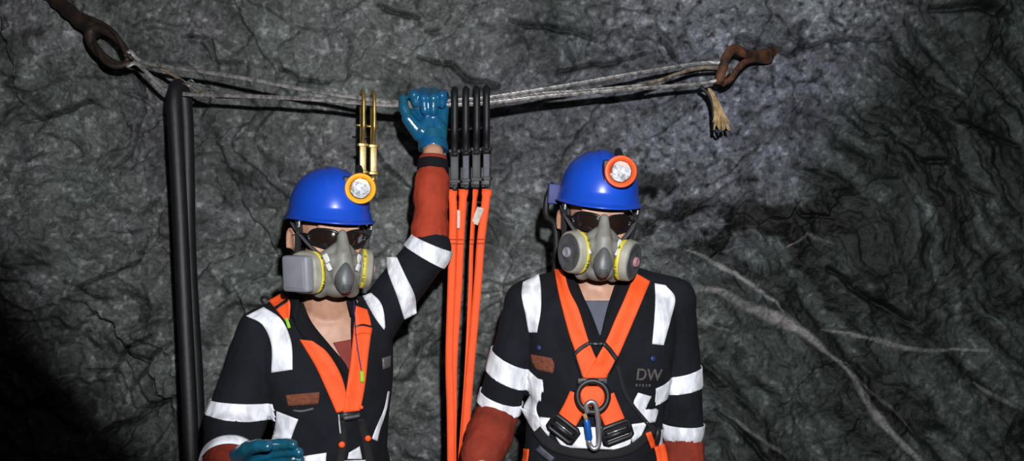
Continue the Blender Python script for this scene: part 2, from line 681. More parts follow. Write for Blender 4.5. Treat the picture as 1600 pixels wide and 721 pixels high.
def facets(x, z, scale, seed, stretch=1.0):
    """broken rock: every cell a tilted plane of its own; returns the height and the gap to the cell's edge"""
    px, pz = x / scale, z / scale / stretch
    ix, iz = np.floor(px).astype(np.int64), np.floor(pz).astype(np.int64)
    f1 = np.full(x.shape, 99.0); f2 = np.full(x.shape, 99.0)
    h = np.zeros(x.shape)
    zero = np.zeros_like(ix)
    for dx in (-1, 0, 1):
        for dz in (-1, 0, 1):
            cx, cz = ix + dx, iz + dz
            qx = cx + .5 + .45 * _hash(cx, cz, zero, seed)
            qz = cz + .5 + .45 * _hash(cx, cz, zero + 1, seed)
            d = np.hypot(px - qx, pz - qz)
            hh = _hash(cx, cz, zero + 2, seed) * .6 + (px - qx) * _hash(cx, cz, zero + 3, seed) * 1.1 + (pz - qz) * _hash(cx, cz, zero + 4, seed) * 1.1
            m = d < f1
            f2 = np.where(m, f1, np.minimum(f2, d))
            h = np.where(m, hh, h)
            f1 = np.where(m, d, f1)
    return h, f2 - f1


def ss(x, a, b):
    t = np.clip((x - a) / (b - a), 0, 1)
    return t * t * (3 - 2 * t)


def build_wall():
    xs = np.r_[np.linspace(-4.2, -1.95, 60, endpoint=False), np.arange(-1.95, 1.95, 0.0046), np.linspace(1.95, 4.2, 60)]
    zs = np.r_[np.linspace(-0.05, 0.66, 60, endpoint=False), np.arange(0.66, 2.45, 0.0046), np.linspace(2.45, 3.3, 60)]
    X, Z = np.meshgrid(xs, zs)
    sh = X.shape
    x, z = X.ravel(), Z.ravel()
    o = np.zeros_like(x)
    p = np.c_[x, o, z]
    U, V = CX + x / WY * F, CY - (z - CAMZ) / WY * F         # where in the photo each point of the face was seen
    wx = x + .10 * fbm(p * 2.3, 4, 1) + .02 * fbm(p * 13, 2, 3)
    wz = z + .10 * fbm(p * 2.3 + 7, 4, 2) + .02 * fbm(p * 13 + 5, 2, 4)
    # zones of the face
    wob = 60 * fbm(p * 2.5, 3, 31)
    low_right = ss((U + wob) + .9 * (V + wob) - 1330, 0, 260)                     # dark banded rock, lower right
    shatter = np.exp(-(((U + wob - 1150) / 200) ** 2 + ((V + wob - 354 + (U - 1150) * .06) / 66) ** 2) ** 1.6)   # broken dark pocket
    upper_right = ss(U + wob, 760, 1050) * (1 - low_right)
    h = .055 * fbm(p * .9, 3, 11) + .038 * fbm(p * 2.6, 3, 12)
    f1, e1 = facets(wx, wz, .42, 5, 1.15)
    f2, e2 = facets(wx + .3, wz + .1, .15, 9, 0.8)
    f3, e3 = facets(wx * 1.0 + .17, wz, .058, 13)
    h += .026 * f1 + .008 * f2 * ss(fbm(p * 1.7, 2, 14), -.1, .3) + .002 * f3
    lump = fbm(np.c_[wx * 4.2, o, wz * 5.2], 4, 15, .55)
    h += .024 * lump + .0055 * fbm(np.c_[wx * 8, o, wz * 12] + 4, 3, 16, ridged=True)
    # scalloped ledges: the face broken off in thin shells
    q = 4.2 * fbm(np.c_[wx * 1.9, o, wz * 2.7], 4, 17, .5) + 1.2 * (wz - 1.5)
    lv, fr_ = np.floor(q), q - np.floor(q)
    h += .017 * (lv + ss(fr_, .38, .62)) * (1 - .7 * low_right)
    lv2 = np.floor(q + .5)
    q2 = 3.4 * fbm(np.c_[wx * 5.2 + 3, o, wz * 6.5], 4, 18, .5)
    lw = np.floor(q2); h += .0026 * (lw + ss(q2 - lw, .42, .58)) * (1 - .6 * upper_right)
    # long folds running down to the right in the banded rock
    c, s = math.cos(math.radians(-52)), math.sin(math.radians(-52))
    al, ac = wx * c + wz * s, -wx * s + wz * c
    fol = fbm(np.c_[al * 2.2, o, ac * 13], 4, 21, ridged=True)
    h += low_right * .020 * fol
    c2, s2 = math.cos(math.radians(38)), math.sin(math.radians(38))
    al2, ac2 = wx * c2 + wz * s2, -wx * s2 + wz * c2
    left = 1 - ss(U, 260, 480)
    fol2 = fbm(np.c_[al2 * 2.5, o, ac2 * 11], 4, 25, ridged=True)
    h += left * ss(V, 250, 420) * .017 * fol2
    fol3 = fbm(np.c_[wx * 2.0, o, wz * 9], 4, 27, ridged=True)
    h += .004 * fol3 * (1 - low_right)
    f4, e4 = facets(wx, wz, .085, 41, .7)
    h += shatter * (.030 * f4 - .02)
    # weathered grain
    g1 = fbm(p * 24, 4, 51, .6)
    h += .0042 * g1 + .0022 * fbm(p * 75, 2, 52) * (1 + upper_right)
    pits = fbm(p * 38, 3, 57)
    h -= .005 * upper_right * ss(pits, .25, .6)
    # courses of rounded blocks seen between the two people
    for (u, v, ru, rv, k) in ((668, 632, 30, 22, .030), (668, 545, 16, 12, .022), (634, 580, 20, 14, .02), (690, 590, 34, 20, .02), (660, 495, 28, 18, .018), (625, 650, 24, 18, .02),
                              (700, 700, 28, 16, .02), (640, 705, 26, 14, .016), (700, 520, 30, 18, .014), (655, 455, 26, 14, .012)):
        q = ((U - u) / ru) ** 4 + ((V - v) / rv) ** 4
        h += k * np.exp(-q * .8)
    # cracks and ledges
    wnx = .02 * fbm(p * 9, 3, 61); wnz = .02 * fbm(p * 9 + 3, 3, 62)
    dark_crack = o.copy()
    for pts, wd, dp in (
        (((1445, 14), (1490, 20), (1520, 14), (1565, 26)), .016, .05),
        (((1425, 165), (1462, 178), (1490, 205), (1500, 232)), .006, .03),
        (((1490, 185), (1540, 205), (1600, 225)), .008, .03),
        (((1430, 240), (1490, 262), (1555, 305)), .009, .03),
        (((1240, 318), (1262, 340), (1300, 342)), .006, .03),
        (((20, 186), (80, 176), (138, 160)), .008, .03),
        (((120, 583), (160, 580), (190, 548), (240, 520)), .007, .03),
        (((150, 680), (210, 655), (275, 620)), .008, .03),
        (((120, 455), (170, 430), (215, 405), (230, 372)), .007, .022),
        (((190, 620), (240, 560), (272, 530)), .006, .022),
        (((205, 100), (214, 170), (200, 235), (180, 262)), .006, .02),
        (((440, 110), (470, 128), (520, 133)), .008, .025),
        (((655, 85), (700, 95), (730, 120), (780, 128)), .010, .028),
        (((590, 12), (620, 22), (645, 24)), .010, .03),
        (((282, 60), (330, 58), (335, 110)), .008, .02),
        (((800, 25), (860, 40), (930, 62)), .010, .026),
        (((1150, 60), (1230, 82), (1290, 68), (1400, 66)), .007, .02),
        (((1060, 95), (1040, 70), (1030, 60)), .008, .02),
        (((1120, 640), (1180, 700), (1200, 721)), .009, .03),
        (((1300, 420), (1350, 460), (1420, 500)), .012, .035),
        (((870, 110), (930, 100), (1010, 80)), .008, .018),
        (((560, 180), (600, 260), (650, 300)), .006, .016),
    ):
        d, t = seg_dist(x + wnx, z + wnz, on_wall(pts))
        k = np.exp(-(d / (wd * (.55 + .45 * np.sin(t * math.pi)))) ** 2)
        h -= dp * k
        dark_crack = np.maximum(dark_crack, k)
    # the face leans away at the far left, where the drift turns
    h -= .5 * ss(-x, 1.75, 3.6)
    h = np.clip(h, -.8, .11)
    y = WY - h
    # ---- what the rock is made of
    gz = np.exp(-((U - 1180) / 330) ** 2 - ((V - 170) / 190) ** 2)
    base = np.stack([.082 + o, .086 + o, .083 + o], 1)
    n1 = fbm(p * 3.2, 4, 71); n2 = fbm(p * 11, 4, 72, .6); n3 = fbm(p * 46, 3, 73, .6)
    hue = fbm(p * 5 + 3, 4, 74)
    vio = np.clip(hue * 1.6 + .05, 0, 1)[:, None]; grn = np.clip(-hue * 1.6 - .1, 0, 1)[:, None]
    base = base * (1 - .5 * vio) + .5 * vio * np.array((.088, .082, .095))
    base = base * (1 - .5 * grn) + .5 * grn * np.array((.070, .090, .080))
    base = base * (1 - gz[:, None] * .75) + gz[:, None] * .75 * np.array((.088, .094, .122))
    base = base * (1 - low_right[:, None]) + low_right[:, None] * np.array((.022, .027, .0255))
    zz = np.zeros_like(lv2).astype(np.int64)
    tone = _hash(lv2.astype(np.int64), zz, zz, 83) * (1 - low_right) * (1 - .6 * upper_right)
    tone2 = _hash(np.floor(q2 + .5).astype(np.int64), zz + 4, zz, 84)
    base *= (1 + .16 * tone + .13 * tone2)[:, None]
    base *= np.clip(1 + .45 * n1 + .26 * n2 + .50 * n3, .25, 2.2)[:, None]
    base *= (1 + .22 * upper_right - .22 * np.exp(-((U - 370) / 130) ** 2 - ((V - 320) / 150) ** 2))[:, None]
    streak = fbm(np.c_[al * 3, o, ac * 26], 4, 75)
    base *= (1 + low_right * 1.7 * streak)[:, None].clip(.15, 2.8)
    # pale specks and dark pits of the blue-grey rock
    sp = fbm(p * 60, 2, 76)
    base *= (1 + 1.1 * ss(sp, .30, .62) - .55 * ss(-sp, .25, .55) * (.4 + upper_right))[:, None]
    # dark minerals in the broken pocket and in the seams
    blot = ss(fbm(np.c_[wx * 9, o, wz * 11], 4, 77), -.22, .04)
    base *= (1 - .93 * np.clip(shatter * 1.3, 0, 1) * blot)[:, None]
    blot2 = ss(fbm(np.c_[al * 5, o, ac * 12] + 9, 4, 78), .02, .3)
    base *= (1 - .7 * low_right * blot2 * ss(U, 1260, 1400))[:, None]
    base *= (1 - .75 * np.clip(dark_crack, 0, 1))[:, None]  # colour itself goes darker along the carved cracks
    seam = fbm(np.c_[wx * 4.5, o, wz * 6.5] + 2, 4, 79, ridged=True)
    base *= (1 - .55 * ss(seam, .45, .8) * (1 - low_right))[:, None]
    pale_mottle = ss(fbm(np.c_[wx * 6, o, wz * 9] + 21, 4, 80), .0, .45)  # random mottling that lightens the rock colour
    base *= (1 + .45 * pale_mottle)[:, None]
    # pale quartz veins
    for pts, wd, k in (
        (((985, 444), (1040, 446), (1120, 456), (1165, 476), (1230, 505), (1275, 535), (1316, 572)), .014, .8),
        (((1185, 486), (1225, 502), (1268, 530)), .026, 1.0),
        (((1316, 570), (1345, 600), (1360, 628), (1385, 668), (1430, 712), (1450, 740)), .013, .9),
        (((1072, 392), (1105, 402), (1150, 428), (1190, 455), (1215, 472), (1228, 490)), .0065, 1.3),
        (((1288, 518), (1330, 524), (1385, 534), (1420, 545), (1470, 548), (1550, 547)), .008, .8),
        (((1125, 640), (1165, 672), (1215, 706), (1235, 721)), .007, .5),
        (((1325, 570), (1350, 600), (1400, 640), (1445, 690)), .004, .4),
        (((1080, 492), (1120, 512), (1150, 518)), .004, .6),
        (((1530, 600), (1570, 625), (1600, 640)), .007, .5),
        (((1230, 385), (1260, 365), (1300, 380)), .006, .5),
        (((575, 205), (620, 260), (650, 292)), .011, .35),
        (((1035, 135), (1005, 120), (985, 95)), .010, .25),
        (((1010, 375), (1045, 385), (1015, 370)), .004, .5),
    ):
        d, t = seg_dist(x + .5 * wnx, z + .5 * wnz, on_wall(pts))
        ww = wd * (.35 + .65 * np.sin(np.clip(t, .02, .98) * math.pi)) * (1 + .6 * fbm(p * 17, 3, 81))
        a = np.exp(-(d / np.maximum(ww, .0015)) ** 4) * k * np.clip(.75 + .6 * fbm(p * 30, 3, 82), .1, 1)
        a = np.clip(a, 0, 1)[:, None]
        base = base * (1 - a) + a * np.array((.235, .222, .226))
    base = np.clip(base, .003, .4)
    nx, nz = len(xs), len(zs)
    me = bpy.data.meshes.new('wall_back')
    idx = np.arange(nx * nz).reshape(nz, nx)
    fs = np.stack([idx[:-1, :-1], idx[:-1, 1:], idx[1:, 1:], idx[1:, :-1]], -1).reshape(-1, 4)
    me.vertices.add(nx * nz)
    me.vertices.foreach_set('co', np.c_[x, y, z].ravel())
    me.loops.add(fs.size)
    me.loops.foreach_set('vertex_index', fs.ravel())
    me.polygons.add(len(fs))
    me.polygons.foreach_set('loop_start', np.arange(0, fs.size, 4))
    me.polygons.foreach_set('loop_total', np.full(len(fs), 4))
    me.polygons.foreach_set('use_smooth', np.ones(len(fs), bool))
    me.update(calc_edges=True)
    at = me.color_attributes.new('rock', 'FLOAT_COLOR', 'POINT')
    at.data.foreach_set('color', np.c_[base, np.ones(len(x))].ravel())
    m = bpy.data.materials.new('wet_grey_rock')
    m.use_nodes = True
    nt = m.node_tree
    b = nt.nodes['Principled BSDF']
    b.inputs['Roughness'].default_value = .52
    b.inputs['Specular IOR Level'].default_value = .35
    an = nt.nodes.new('ShaderNodeAttribute'); an.attribute_name = 'rock'
    tc = nt.nodes.new('ShaderNodeTexCoord')
    n = nt.nodes.new('ShaderNodeTexNoise'); n.inputs['Scale'].default_value = 85; n.inputs['Detail'].default_value = 8; n.inputs['Roughness'].default_value = .65
    nt.links.new(tc.outputs['Object'], n.inputs['Vector'])
    mr = nt.nodes.new('ShaderNodeMapRange')
    mr.inputs['From Min'].default_value = .3; mr.inputs['From Max'].default_value = .7
    mr.inputs['To Min'].default_value = .45; mr.inputs['To Max'].default_value = 1.6
    nt.links.new(n.outputs['Fac'], mr.inputs['Value'])
    mx = nt.nodes.new('ShaderNodeMix'); mx.data_type = 'RGBA'; mx.blend_type = 'MULTIPLY'; mx.inputs[0].default_value = 1
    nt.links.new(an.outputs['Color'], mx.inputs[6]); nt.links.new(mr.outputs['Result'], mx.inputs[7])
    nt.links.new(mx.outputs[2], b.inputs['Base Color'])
    bp = nt.nodes.new('ShaderNodeBump'); bp.inputs['Strength'].default_value = .8; bp.inputs['Distance'].default_value = .006
    nt.links.new(n.outputs['Fac'], bp.inputs['Height']); nt.links.new(bp.outputs['Normal'], b.inputs['Normal'])
    me.materials.append(m)
    ob = bpy.data.objects.new('wall_back', me)
    COL.objects.link(ob)
    ob['kind'] = 'structure'
    return m


ROCK = build_wall()
rock_plain = mat('drift_rock', (0.075, 0.078, 0.076), 0.7, var=0.6, vscale=9, bump=0.9, bscale=14)


def rough_sheet(name, fn, nu, nv, seed):
    g = [fn(i / (nu - 1), j / (nv - 1)) for j in range(nv) for i in range(nu)]
    p = np.array(g)
    d = .07 * fbm(p * 1.6, 4, seed) + .02 * fbm(p * 8, 3, seed + 3)
    p[:, 2] += d
    fs = [(j * nu + i, j * nu + i + 1, (j + 1) * nu + i + 1, (j + 1) * nu + i) for j in range(nv - 1) for i in range(nu - 1)]
    me = bpy.data.meshes.new(name)
    me.from_pydata([tuple(q) for q in p], [], fs)
    me.polygons.foreach_set('use_smooth', [True] * len(fs))
    me.materials.append(rock_plain)
    o = bpy.data.objects.new(name, me)
    COL.objects.link(o)
    o['kind'] = 'structure'


rough_sheet('floor', lambda s, t: (-4.2 + 8.4 * s, -2.0 + 5.0 * t, -.04), 120, 80, 91)
rough_sheet('ceiling', lambda s, t: (-4.2 + 8.4 * s, -2.0 + 5.0 * t, 3.2 + .0 * t), 120, 80, 95)


# ---------------------------------------------------------------- the wire rope and what holds it
def rope_y(u):
    return float(np.interp(u, (215, 665, 1130), (2.43, 2.20, 2.45)))


def wire(px, n, r=.0066, dy=0.0, m=None, pitch=.085):
    """a laid wire rope: six strands wound round a core"""
    pts = spline([P(u, v, rope_y(u) + dy + (q[0] if q else 0)) for u, v, *q in px], n)
    mb = MB()
    d = np.r_[0, np.cumsum(np.linalg.norm(np.diff(pts, axis=0), axis=1))]
    T = np.gradient(pts, axis=0)
    T /= np.linalg.norm(T, axis=1)[:, None]
    x = frame_of(T[0])[0]
    X, Yv = [], []
    for t in T:
        x = nrm(x - t * np.dot(x, t))
        X.append(x); Yv.append(np.cross(t, x))
    X, Yv = np.array(X), np.array(Yv)
    for k in range(6):
        a = 2 * math.pi * (d / pitch + k / 6)
        s = pts + r * .62 * (X * np.cos(a)[:, None] + Yv * np.sin(a)[:, None])
        mb.tube(s, r * .40, n=6)
    mb.tube(pts, r * .5, n=6)
    return mb


def length_n(px):
    p = np.array([P(q[0], q[1], rope_y(q[0])) for q in px])
    return max(12, int(np.linalg.norm(np.diff(p, axis=0), axis=1).sum() / .0075))


rope = empty('wire_rope', P(665, 160, 2.2))
tag(rope, 'grey steel wire rope stretched in two lines across the rock face between rusty anchors', 'wire rope')
upper = [(196, 88), (204, 80), (214, 92), (240, 101), (330, 114), (400, 126), (480, 141), (560, 153), (620, 160), (665, 161), (712, 157), (760, 153), (840, 141), (900, 131), (980, 117), (1060, 104), (1105, 98), (1128, 99, -.02), (1143, 106, .0)]
lower = [(198, 104), (212, 99), (228, 112), (250, 133), (268, 144), (300, 148), (330, 149), (400, 151), (480, 155), (560, 161), (620, 165), (665, 166), (712, 164), (765, 161), (840, 152), (900, 147), (980, 140), (1060, 134), (1105, 130), (1128, 121, -.02), (1141, 108, -.01)]
splice = [(206, 92), (222, 96), (250, 106), (275, 120), (298, 136), (318, 147), (345, 151), (380, 151)]
third = [(960, 140), (1000, 134), (1030, 126), (1060, 115), (1090, 107), (1130, 106)]
third2 = [(760, 158), (840, 147), (900, 143), (960, 138), (1010, 133)]
for nm, px, r, dy, mm in (('upper_line', upper, .0066, 0, 'rope'), ('lower_line', lower, .0066, -.004, 'rope'), ('spliced_eye', splice, .0058, .016, 'rope_rusty'),
                          ('eye_return', third, .0060, .014, 'rope_rusty'), ('tail_line', third2, .0060, .012, 'rope')):
    link(nm, wire(px, length_n(px), r, dy), mm, rope)
# loose wires at the splice and the frayed end
mb = MB()
rg = random.Random(4)
for k in range(16):
    u = 282 + rg.random() * 46; v = 128 + (u - 282) * .42 + rg.uniform(-3, 5)
    Y = rope_y(u) - .012
    du, dv = rg.uniform(6, 16), rg.uniform(-8, 9)
    mb.tube(spline([P(u, v, Y), P(u + du * .6, v + dv * .9, Y - .006), P(u + du, v + dv * .3, Y)], 7), .0009, n=5)
link('loose_wires', mb, 'rope', rope)
mb = MB()
for k in range(70):
    a = rg.uniform(-1, 1); b = rg.uniform(-1, 1)
    Y = 2.445 - .012 + b * .008
    pts = [P(1108 + a * 2, 140 + b * 2, Y), P(1117 + a * 4, 156 + b, Y), P(1124 + a * 8, 178, Y - .003 * b), P(1127 + a * 13 + rg.uniform(-2, 2), 196 + rg.uniform(-8, 9), Y - .008 * b)]
    mb.tube(spline(pts, 9), .0016, n=5)
link('frayed_end', mb, 'hemp', rope)
mb = MB()
mb.tube(spline([P(1094, 136, 2.45), P(1106, 146, 2.452), P(1113, 162, 2.455), P(1115, 184, 2.455), P(1116, 206, 2.455)], 16), .0062, n=8)
mb.tube(spline([P(1116, 200, 2.45), P(1122, 208, 2.45), P(1128, 202, 2.447)], 8), .004, n=6)
link('dark_tail', mb, 'rubber', rope)

# left anchor: a bolt with a forged eye
anc = empty('eye_bolt', P(100, 10, 2.55))
tag(anc, 'dark rusty eye bolt coming down from the upper left corner, holding the rope', 'anchor bolt')
mb = MB()
mb.tube(spline([P(20, -52, 2.64), P(80, -6, 2.56), P(118, 26, 2.51), P(150, 50, 2.475)], 26), [.023 + .003 * math.sin(i * 1.9) for i in range(26)], n=12)
link('bolt', mb, 'rust_dark', anc)
mb = MB()
el = []
for k in range(30):
    a = 2 * math.pi * k / 30
    q = np.array((math.cos(a) * 37, math.sin(a) * 17.5))
    t = math.radians(42)
    el.append(P(170 + q[0] * math.cos(t) - q[1] * math.sin(t), 73 + q[0] * math.sin(t) + q[1] * math.cos(t), 2.455 - .012 * math.cos(a)))
mb.tube(el, [.0125 + .0035 * math.cos(2 * math.pi * k / 30 + 3.5) for k in range(30)], n=10, closed=True)
link('eye', mb, 'rust_dark', anc)
mb = MB()
mb.tube(spline([P(124, 34, 2.50), P(140, 55, 2.47), P(152, 76, 2.445), P(166, 98, 2.43), P(186, 104, 2.425), P(204, 97, 2.43)], 22), .0085, n=8)
mb.tube(spline([P(130, 24, 2.49), P(165, 40, 2.46), P(184, 58, 2.44), P(196, 82, 2.43), P(208, 92, 2.43)], 22), .0075, n=8)
link('shackle', mb, 'rust_dark', anc)

# right anchor: a rusty hook out of the rock
anc2 = empty('rusty_hook', P(1165, 85, 2.55))
tag(anc2, 'orange brown rusty iron hook set in the rock, holding the right end of the rope', 'anchor hook')
mb = MB()
mb.tube(spline([P(1215, 82, 2.66), P(1184, 86, 2.55), P(1165, 84, 2.49), P(1148, 76, 2.455), P(1137, 86, 2.435), P(1130, 104, 2.425), P(1126, 118, 2.425), P(1124, 130, 2.435)], 36),
        [.021 - .0065 * min(1, i / 14) for i in range(36)], n=12)
link('hook', mb, 'rust', anc2)
mb = MB()
mb.tube(spline([P(1200, 92, 2.60), P(1176, 92, 2.51), P(1160, 100, 2.47), P(1150, 112, 2.455), P(1141, 124, 2.445), P(1127, 131, 2.44)], 26),
        [.018 - .008 * min(1, i / 14) for i in range(26)], n=12)
link('shank', mb, 'rust', anc2)

# the hose hung over the rope
mb = MB()
yh = rope_y(276)
mb.tube(spline([P(318, 980, 2.26), P(301, 760, 2.29), P(296, 640, 2.31), P(288, 480, 2.335), P(281, 330, 2.35), P(274, 200, yh - .040), P(272, 160, yh - .036), P(274, 141, yh - .024), P(278, 134, yh), P(284, 141, yh + .026), P(289, 165, yh + .034), P(292, 240, yh + .032), P(295, 400, yh + .02), P(306, 600, yh + .01), P(312, 760, yh), P(318, 980, yh - .02)], 170), .0218, n=16)
hose = link('rubber_hose', mb, 'rubber')
tag(hose, 'thick black rubber hose folded over the left end of the wire rope', 'hose')


# ---------------------------------------------------------------- hooks
def hook_pts(sc, wide):
    """a scaffold hook in its own plane: (a, z), rope at the origin"""
    r = wide
    pts = [(-.004, -.125), (-.010, -.105), (-r * .95, -.075), (-r, -.035), (-r, 0)]
    pts += [(-r * math.cos(t), r * math.sin(t) * 1.05) for t in np.linspace(.35, math.pi - .35, 7)]
    pts += [(r, 0), (r, -.035), (r * .96, -.066)]
    return [(a * sc, z * sc) for a, z in pts]


def snap_hook(root, c, phi, sc=1.0, thick=.0072, wide=.026, body='gold', bar='pale_gold', gate='pale_gold', barw=.0085, facewide=.011):
    c = np.asarray(c, float)
    A = np.array((math.sin(phi), math.cos(phi), 0.0))
    N = np.array((math.cos(phi), -math.sin(phi), 0.0))
    Zv = np.array((0, 0, 1.0))
    w3 = lambda a, z, n=0.0: c + A * a + Zv * z + N * n
    mb = MB()
    mb.tube(spline([w3(a, z) for a, z in hook_pts(sc, wide)], 48), thick, n=8, flat=(1.0, .72), up=N, square=True)
    mb.tube([w3(-.004 * sc, -.118 * sc), w3(-.002 * sc, -.135 * sc)], thick * 1.05, n=8, square=True)
    link('hook_body', mb, body, root)
    mb = MB()
    mb.box(w3(-.002 * sc, -.160 * sc), (facewide * sc * .72, .010 * sc, .036 * sc), np.stack([N, A, Zv], 1), .002)
    link('handle', mb, bar, root)
    for zz in (-.122, -.198):
        mb = MB()
        mb.box(w3(-.002 * sc, zz * sc), (facewide * sc * .95, .011 * sc, .0045 * sc), np.stack([N, A, Zv], 1), .0015)
        link('rivet_bar', mb, body, root)
        mb = MB()
        mb.lathe(w3(-.006 * sc, zz * sc) - N * facewide * sc * 1.25, N, [(0, .003), (0, .004), (facewide * sc * 2.5, .004), (facewide * sc * 2.5, .003)], n=10)
        link('rivet', mb, body, root)
    mb = MB()
    mb.lathe(w3(-.002 * sc, -.222 * sc), Zv, [(0, .006 * sc), (.004, .009 * sc), (.012 * sc, .008 * sc), (.02 * sc, .005 * sc)], n=12)
    link('swivel', mb, body, root)
    mb = MB()
    mb.tube([w3(wide * .93 * sc, -.060 * sc), w3(wide * .85 * sc, -.085 * sc), w3(wide * .7 * sc, -.112 * sc), w3(.014 * sc, -.140 * sc)], [.0058 * sc, .0085 * sc, .0085 * sc, .005 * sc], n=8, flat=(.95, .6), up=N, square=True)
    link('gate', mb, gate, root)
    mb = MB()
    mb.lathe(w3(wide * .93 * sc, -.064 * sc) - N * .016 * sc, N, [(0, .0025), (0.001, .0035), (.031 * sc, .0035), (.032 * sc, .0025)], n=10)
    link('pin', mb, body, root)


for k, (u, lab) in enumerate(((566.5, 'left one of the two gold scaffold hooks hanging on the rope above the yellow lamp'), (583, 'right one of the two gold scaffold hooks, the one nearer the gloved hand'))):
    vv = np.interp(u, (480, 620), (149, 162))
    c = P(u, vv, rope_y(u))
    h = empty('scaffold_hook', c)
    tag(h, lab, 'hook', 'gold hooks on the rope')
    snap_hook(h, c + np.array((0, 0, -.003)), -.30, 1.0, facewide=.0125 if k == 0 else .0125)

# ---------------------------------------------------------------- four lanyards: a black hook with orange webbing each
LAN = [
    (710, 'leftmost black hook with orange webbing, right beside the blue glove', [(706, 296), (708, 330), (707, 380), (705, 450), (702, 560), (704, 640), (705, 721), (706, 900)], .0105, 'black_steel', .00),
    (728, 'second black hook from the glove, grey handle, orange webbing behind the first', [(724, 296), (722, 330), (719, 380), (716, 450), (709, 560), (708, 640), (707, 721), (708, 900)], .0105, 'gray_steel', .03),
    (744, 'third black hook from the glove, its orange webbing thin and carrying a white tag', [(743, 296), (740, 330), (737, 380), (735, 450), (729, 580), (722, 680), (718, 740), (716, 900)], .0062, 'black_steel', .02),
    (760, 'rightmost black hook with orange webbing, nearest the man with the orange lamp', [(761, 296), (757, 330), (751, 380), (746, 450), (738, 540), (732, 610), (726, 690), (722, 740), (718, 900)], .0112, 'gray_steel', .0),
]
for k, (u, lab, web, wd, bar, dyy) in enumerate(LAN):
    vv = np.interp(u, (700, 765), (160, 156))
    c = P(u, vv, rope_y(u))
    h = empty('safety_lanyard', c)
    tag(h, lab, 'lanyard', 'orange lanyards hung on the rope')
    sc = 1.10
    snap_hook(h, c + np.array((0, 0, -.003)), -.10 + .05 * (k % 2), sc, thick=.0132, wide=.028, body='black_steel', bar=bar, gate='black_steel', facewide=.0115 if bar == 'gray_steel' else .0150)
    Yb = rope_y(u)
    mb = MB()
    mb.box(P(u - 1.5, 276, Yb), (.0135, .0125, .026), None, .003)
    mb.box(P(u - 1.5, 289, Yb), (.0118, .010, .008), None, .002)
    link('sleeve', mb, 'black_plastic', h)
    pts = spline([P(a, b, Yb - .006 + dyy * ss(b, 300, 420) - .10 * ss(b, 300, 900)) for a, b in web], 90)
    wl = [wd * (1.25 if i < 2 else 1.0) for i in range(90)]
    mb = MB()
    mb.tube(pts, wl, n=8, flat=(.22, 1.0), up=np.array((1.0, .0, 0)) if wd > .01 else np.array((1, .5, 0)), square=True)
    # the sewn return of the webbing's end, up to the hook
    n0 = 14
    mb.tube([p + np.array((0, .007, 0)) for p in pts[:n0]], [w_ * 1.03 for w_ in wl[:n0]], n=8, flat=(.22, 1.0), up=np.array((1.0, 0, 0)), square=True)
    link('webbing', mb, 'orange', h)
    mb = MB()
    for q in (n0 - 1, n0 - 2):
        p = pts[q]
        mb.box(p + np.array((0, -.0036, 0)), (wl[q] * .9, .0008, .0011))
    link('stitching', mb, 'tag_white' if k == 9 else 'redb', h)
    if k in (0, 2):
        p = P(748, 338, Yb - .005) if k == 2 else P(716, 343, Yb + .004)
        R = np.array(Matrix.Rotation(.35 if k == 2 else 0, 3, 'Y'))
        mb = MB()
        mb.box(p, (.0065 if k == 2 else .005, .0012, .025), R, .0008)
        mb.box(p + np.array((-.006, .003, .004)), (.006, .0012, .022), R, .0008)
        t = link('label_tag', mb, 'tag_white', h)


# ---------------------------------------------------------------- people: shared pieces
def head_matrix(u, v, Y, yaw, pitch=0, roll=0, s=1.0):
    o = P(u, v, Y)
    R = Matrix.Rotation(math.radians(yaw), 4, 'Z') @ Matrix.Rotation(math.radians(pitch), 4, 'X') @ Matrix.Rotation(math.radians(roll), 4, 'Y')
    return Matrix.Translation(Vector(o)) @ R @ Matrix.Scale(s, 4)


def head_prims(mb, H):
    st = len(mb.v)
    mb.ell((0, .006, .035), (.077, .097, .094))
    mb.ell((0, -.028, -.045), (.065, .066, .082))
    mb.ell((0, -.042, -.090), (.050, .048, .036))
    mb.ell((0, -.078, -.112), (.022, .018, .017))
    mb.capsule((-.040, -.083, .020), (.040, -.083, .020), .013, .013)
    mb.capsule((0, -.088, .004), (0, -.111, -.038), .009, .013)
    for s in (-1, 1):
        mb.ell((s * .012, -.100, -.042), (.009, .011, .008))
        mb.ell((s * .043, -.066, -.032), (.022, .022, .020))
        mb.ell((s * .032, -.076, -.001), (.0135, .0125, .010))
        R = np.array(Matrix.Rotation(s * math.radians(-22), 3, 'Z') @ Matrix.Rotation(math.radians(-10), 3, 'X'))
        mb.ell((s * .082, .012, -.010), (.007, .019, .031), R)
        rim = [np.array((s * .088, .012, -.010)) + R @ np.array((s * .003, .017 * math.cos(t), .029 * math.sin(t))) for t in np.linspace(-.7, math.pi * 1.25, 12)]
        mb.tube(rim, .0052, n=8)
        mb.ell((s * .080, .000, -.038), (.006, .009, .009))
    mb.ell((0, -.091, -.072), (.024, .010, .0065))
    mb.ell((0, -.089, -.083), (.021, .010, .007))
    mb.capsule((0, .025, -.055), (0, .040, -.150), .058, .060)
    mb.xf(H, st)


def loft(mb, rings, n=36, e=2.5):
    """rings: (centre, half width, half depth, yaw in degrees)"""
    out = []
    for c, hw, hd, yaw in rings:
        c = np.asarray(c, float)
        cy, sy = math.cos(math.radians(yaw)), math.sin(math.radians(yaw))
        r = []
        for j in range(n):
            a = 2 * math.pi * j / n
            x = hw * math.copysign(abs(math.cos(a)) ** (2 / e), math.cos(a))
            y = hd * math.copysign(abs(math.sin(a)) ** (2 / e), math.sin(a))
            r.append(c + np.array((x * cy - y * sy, x * sy + y * cy, 0)))
        out.append(r)
    mb.rings(out)


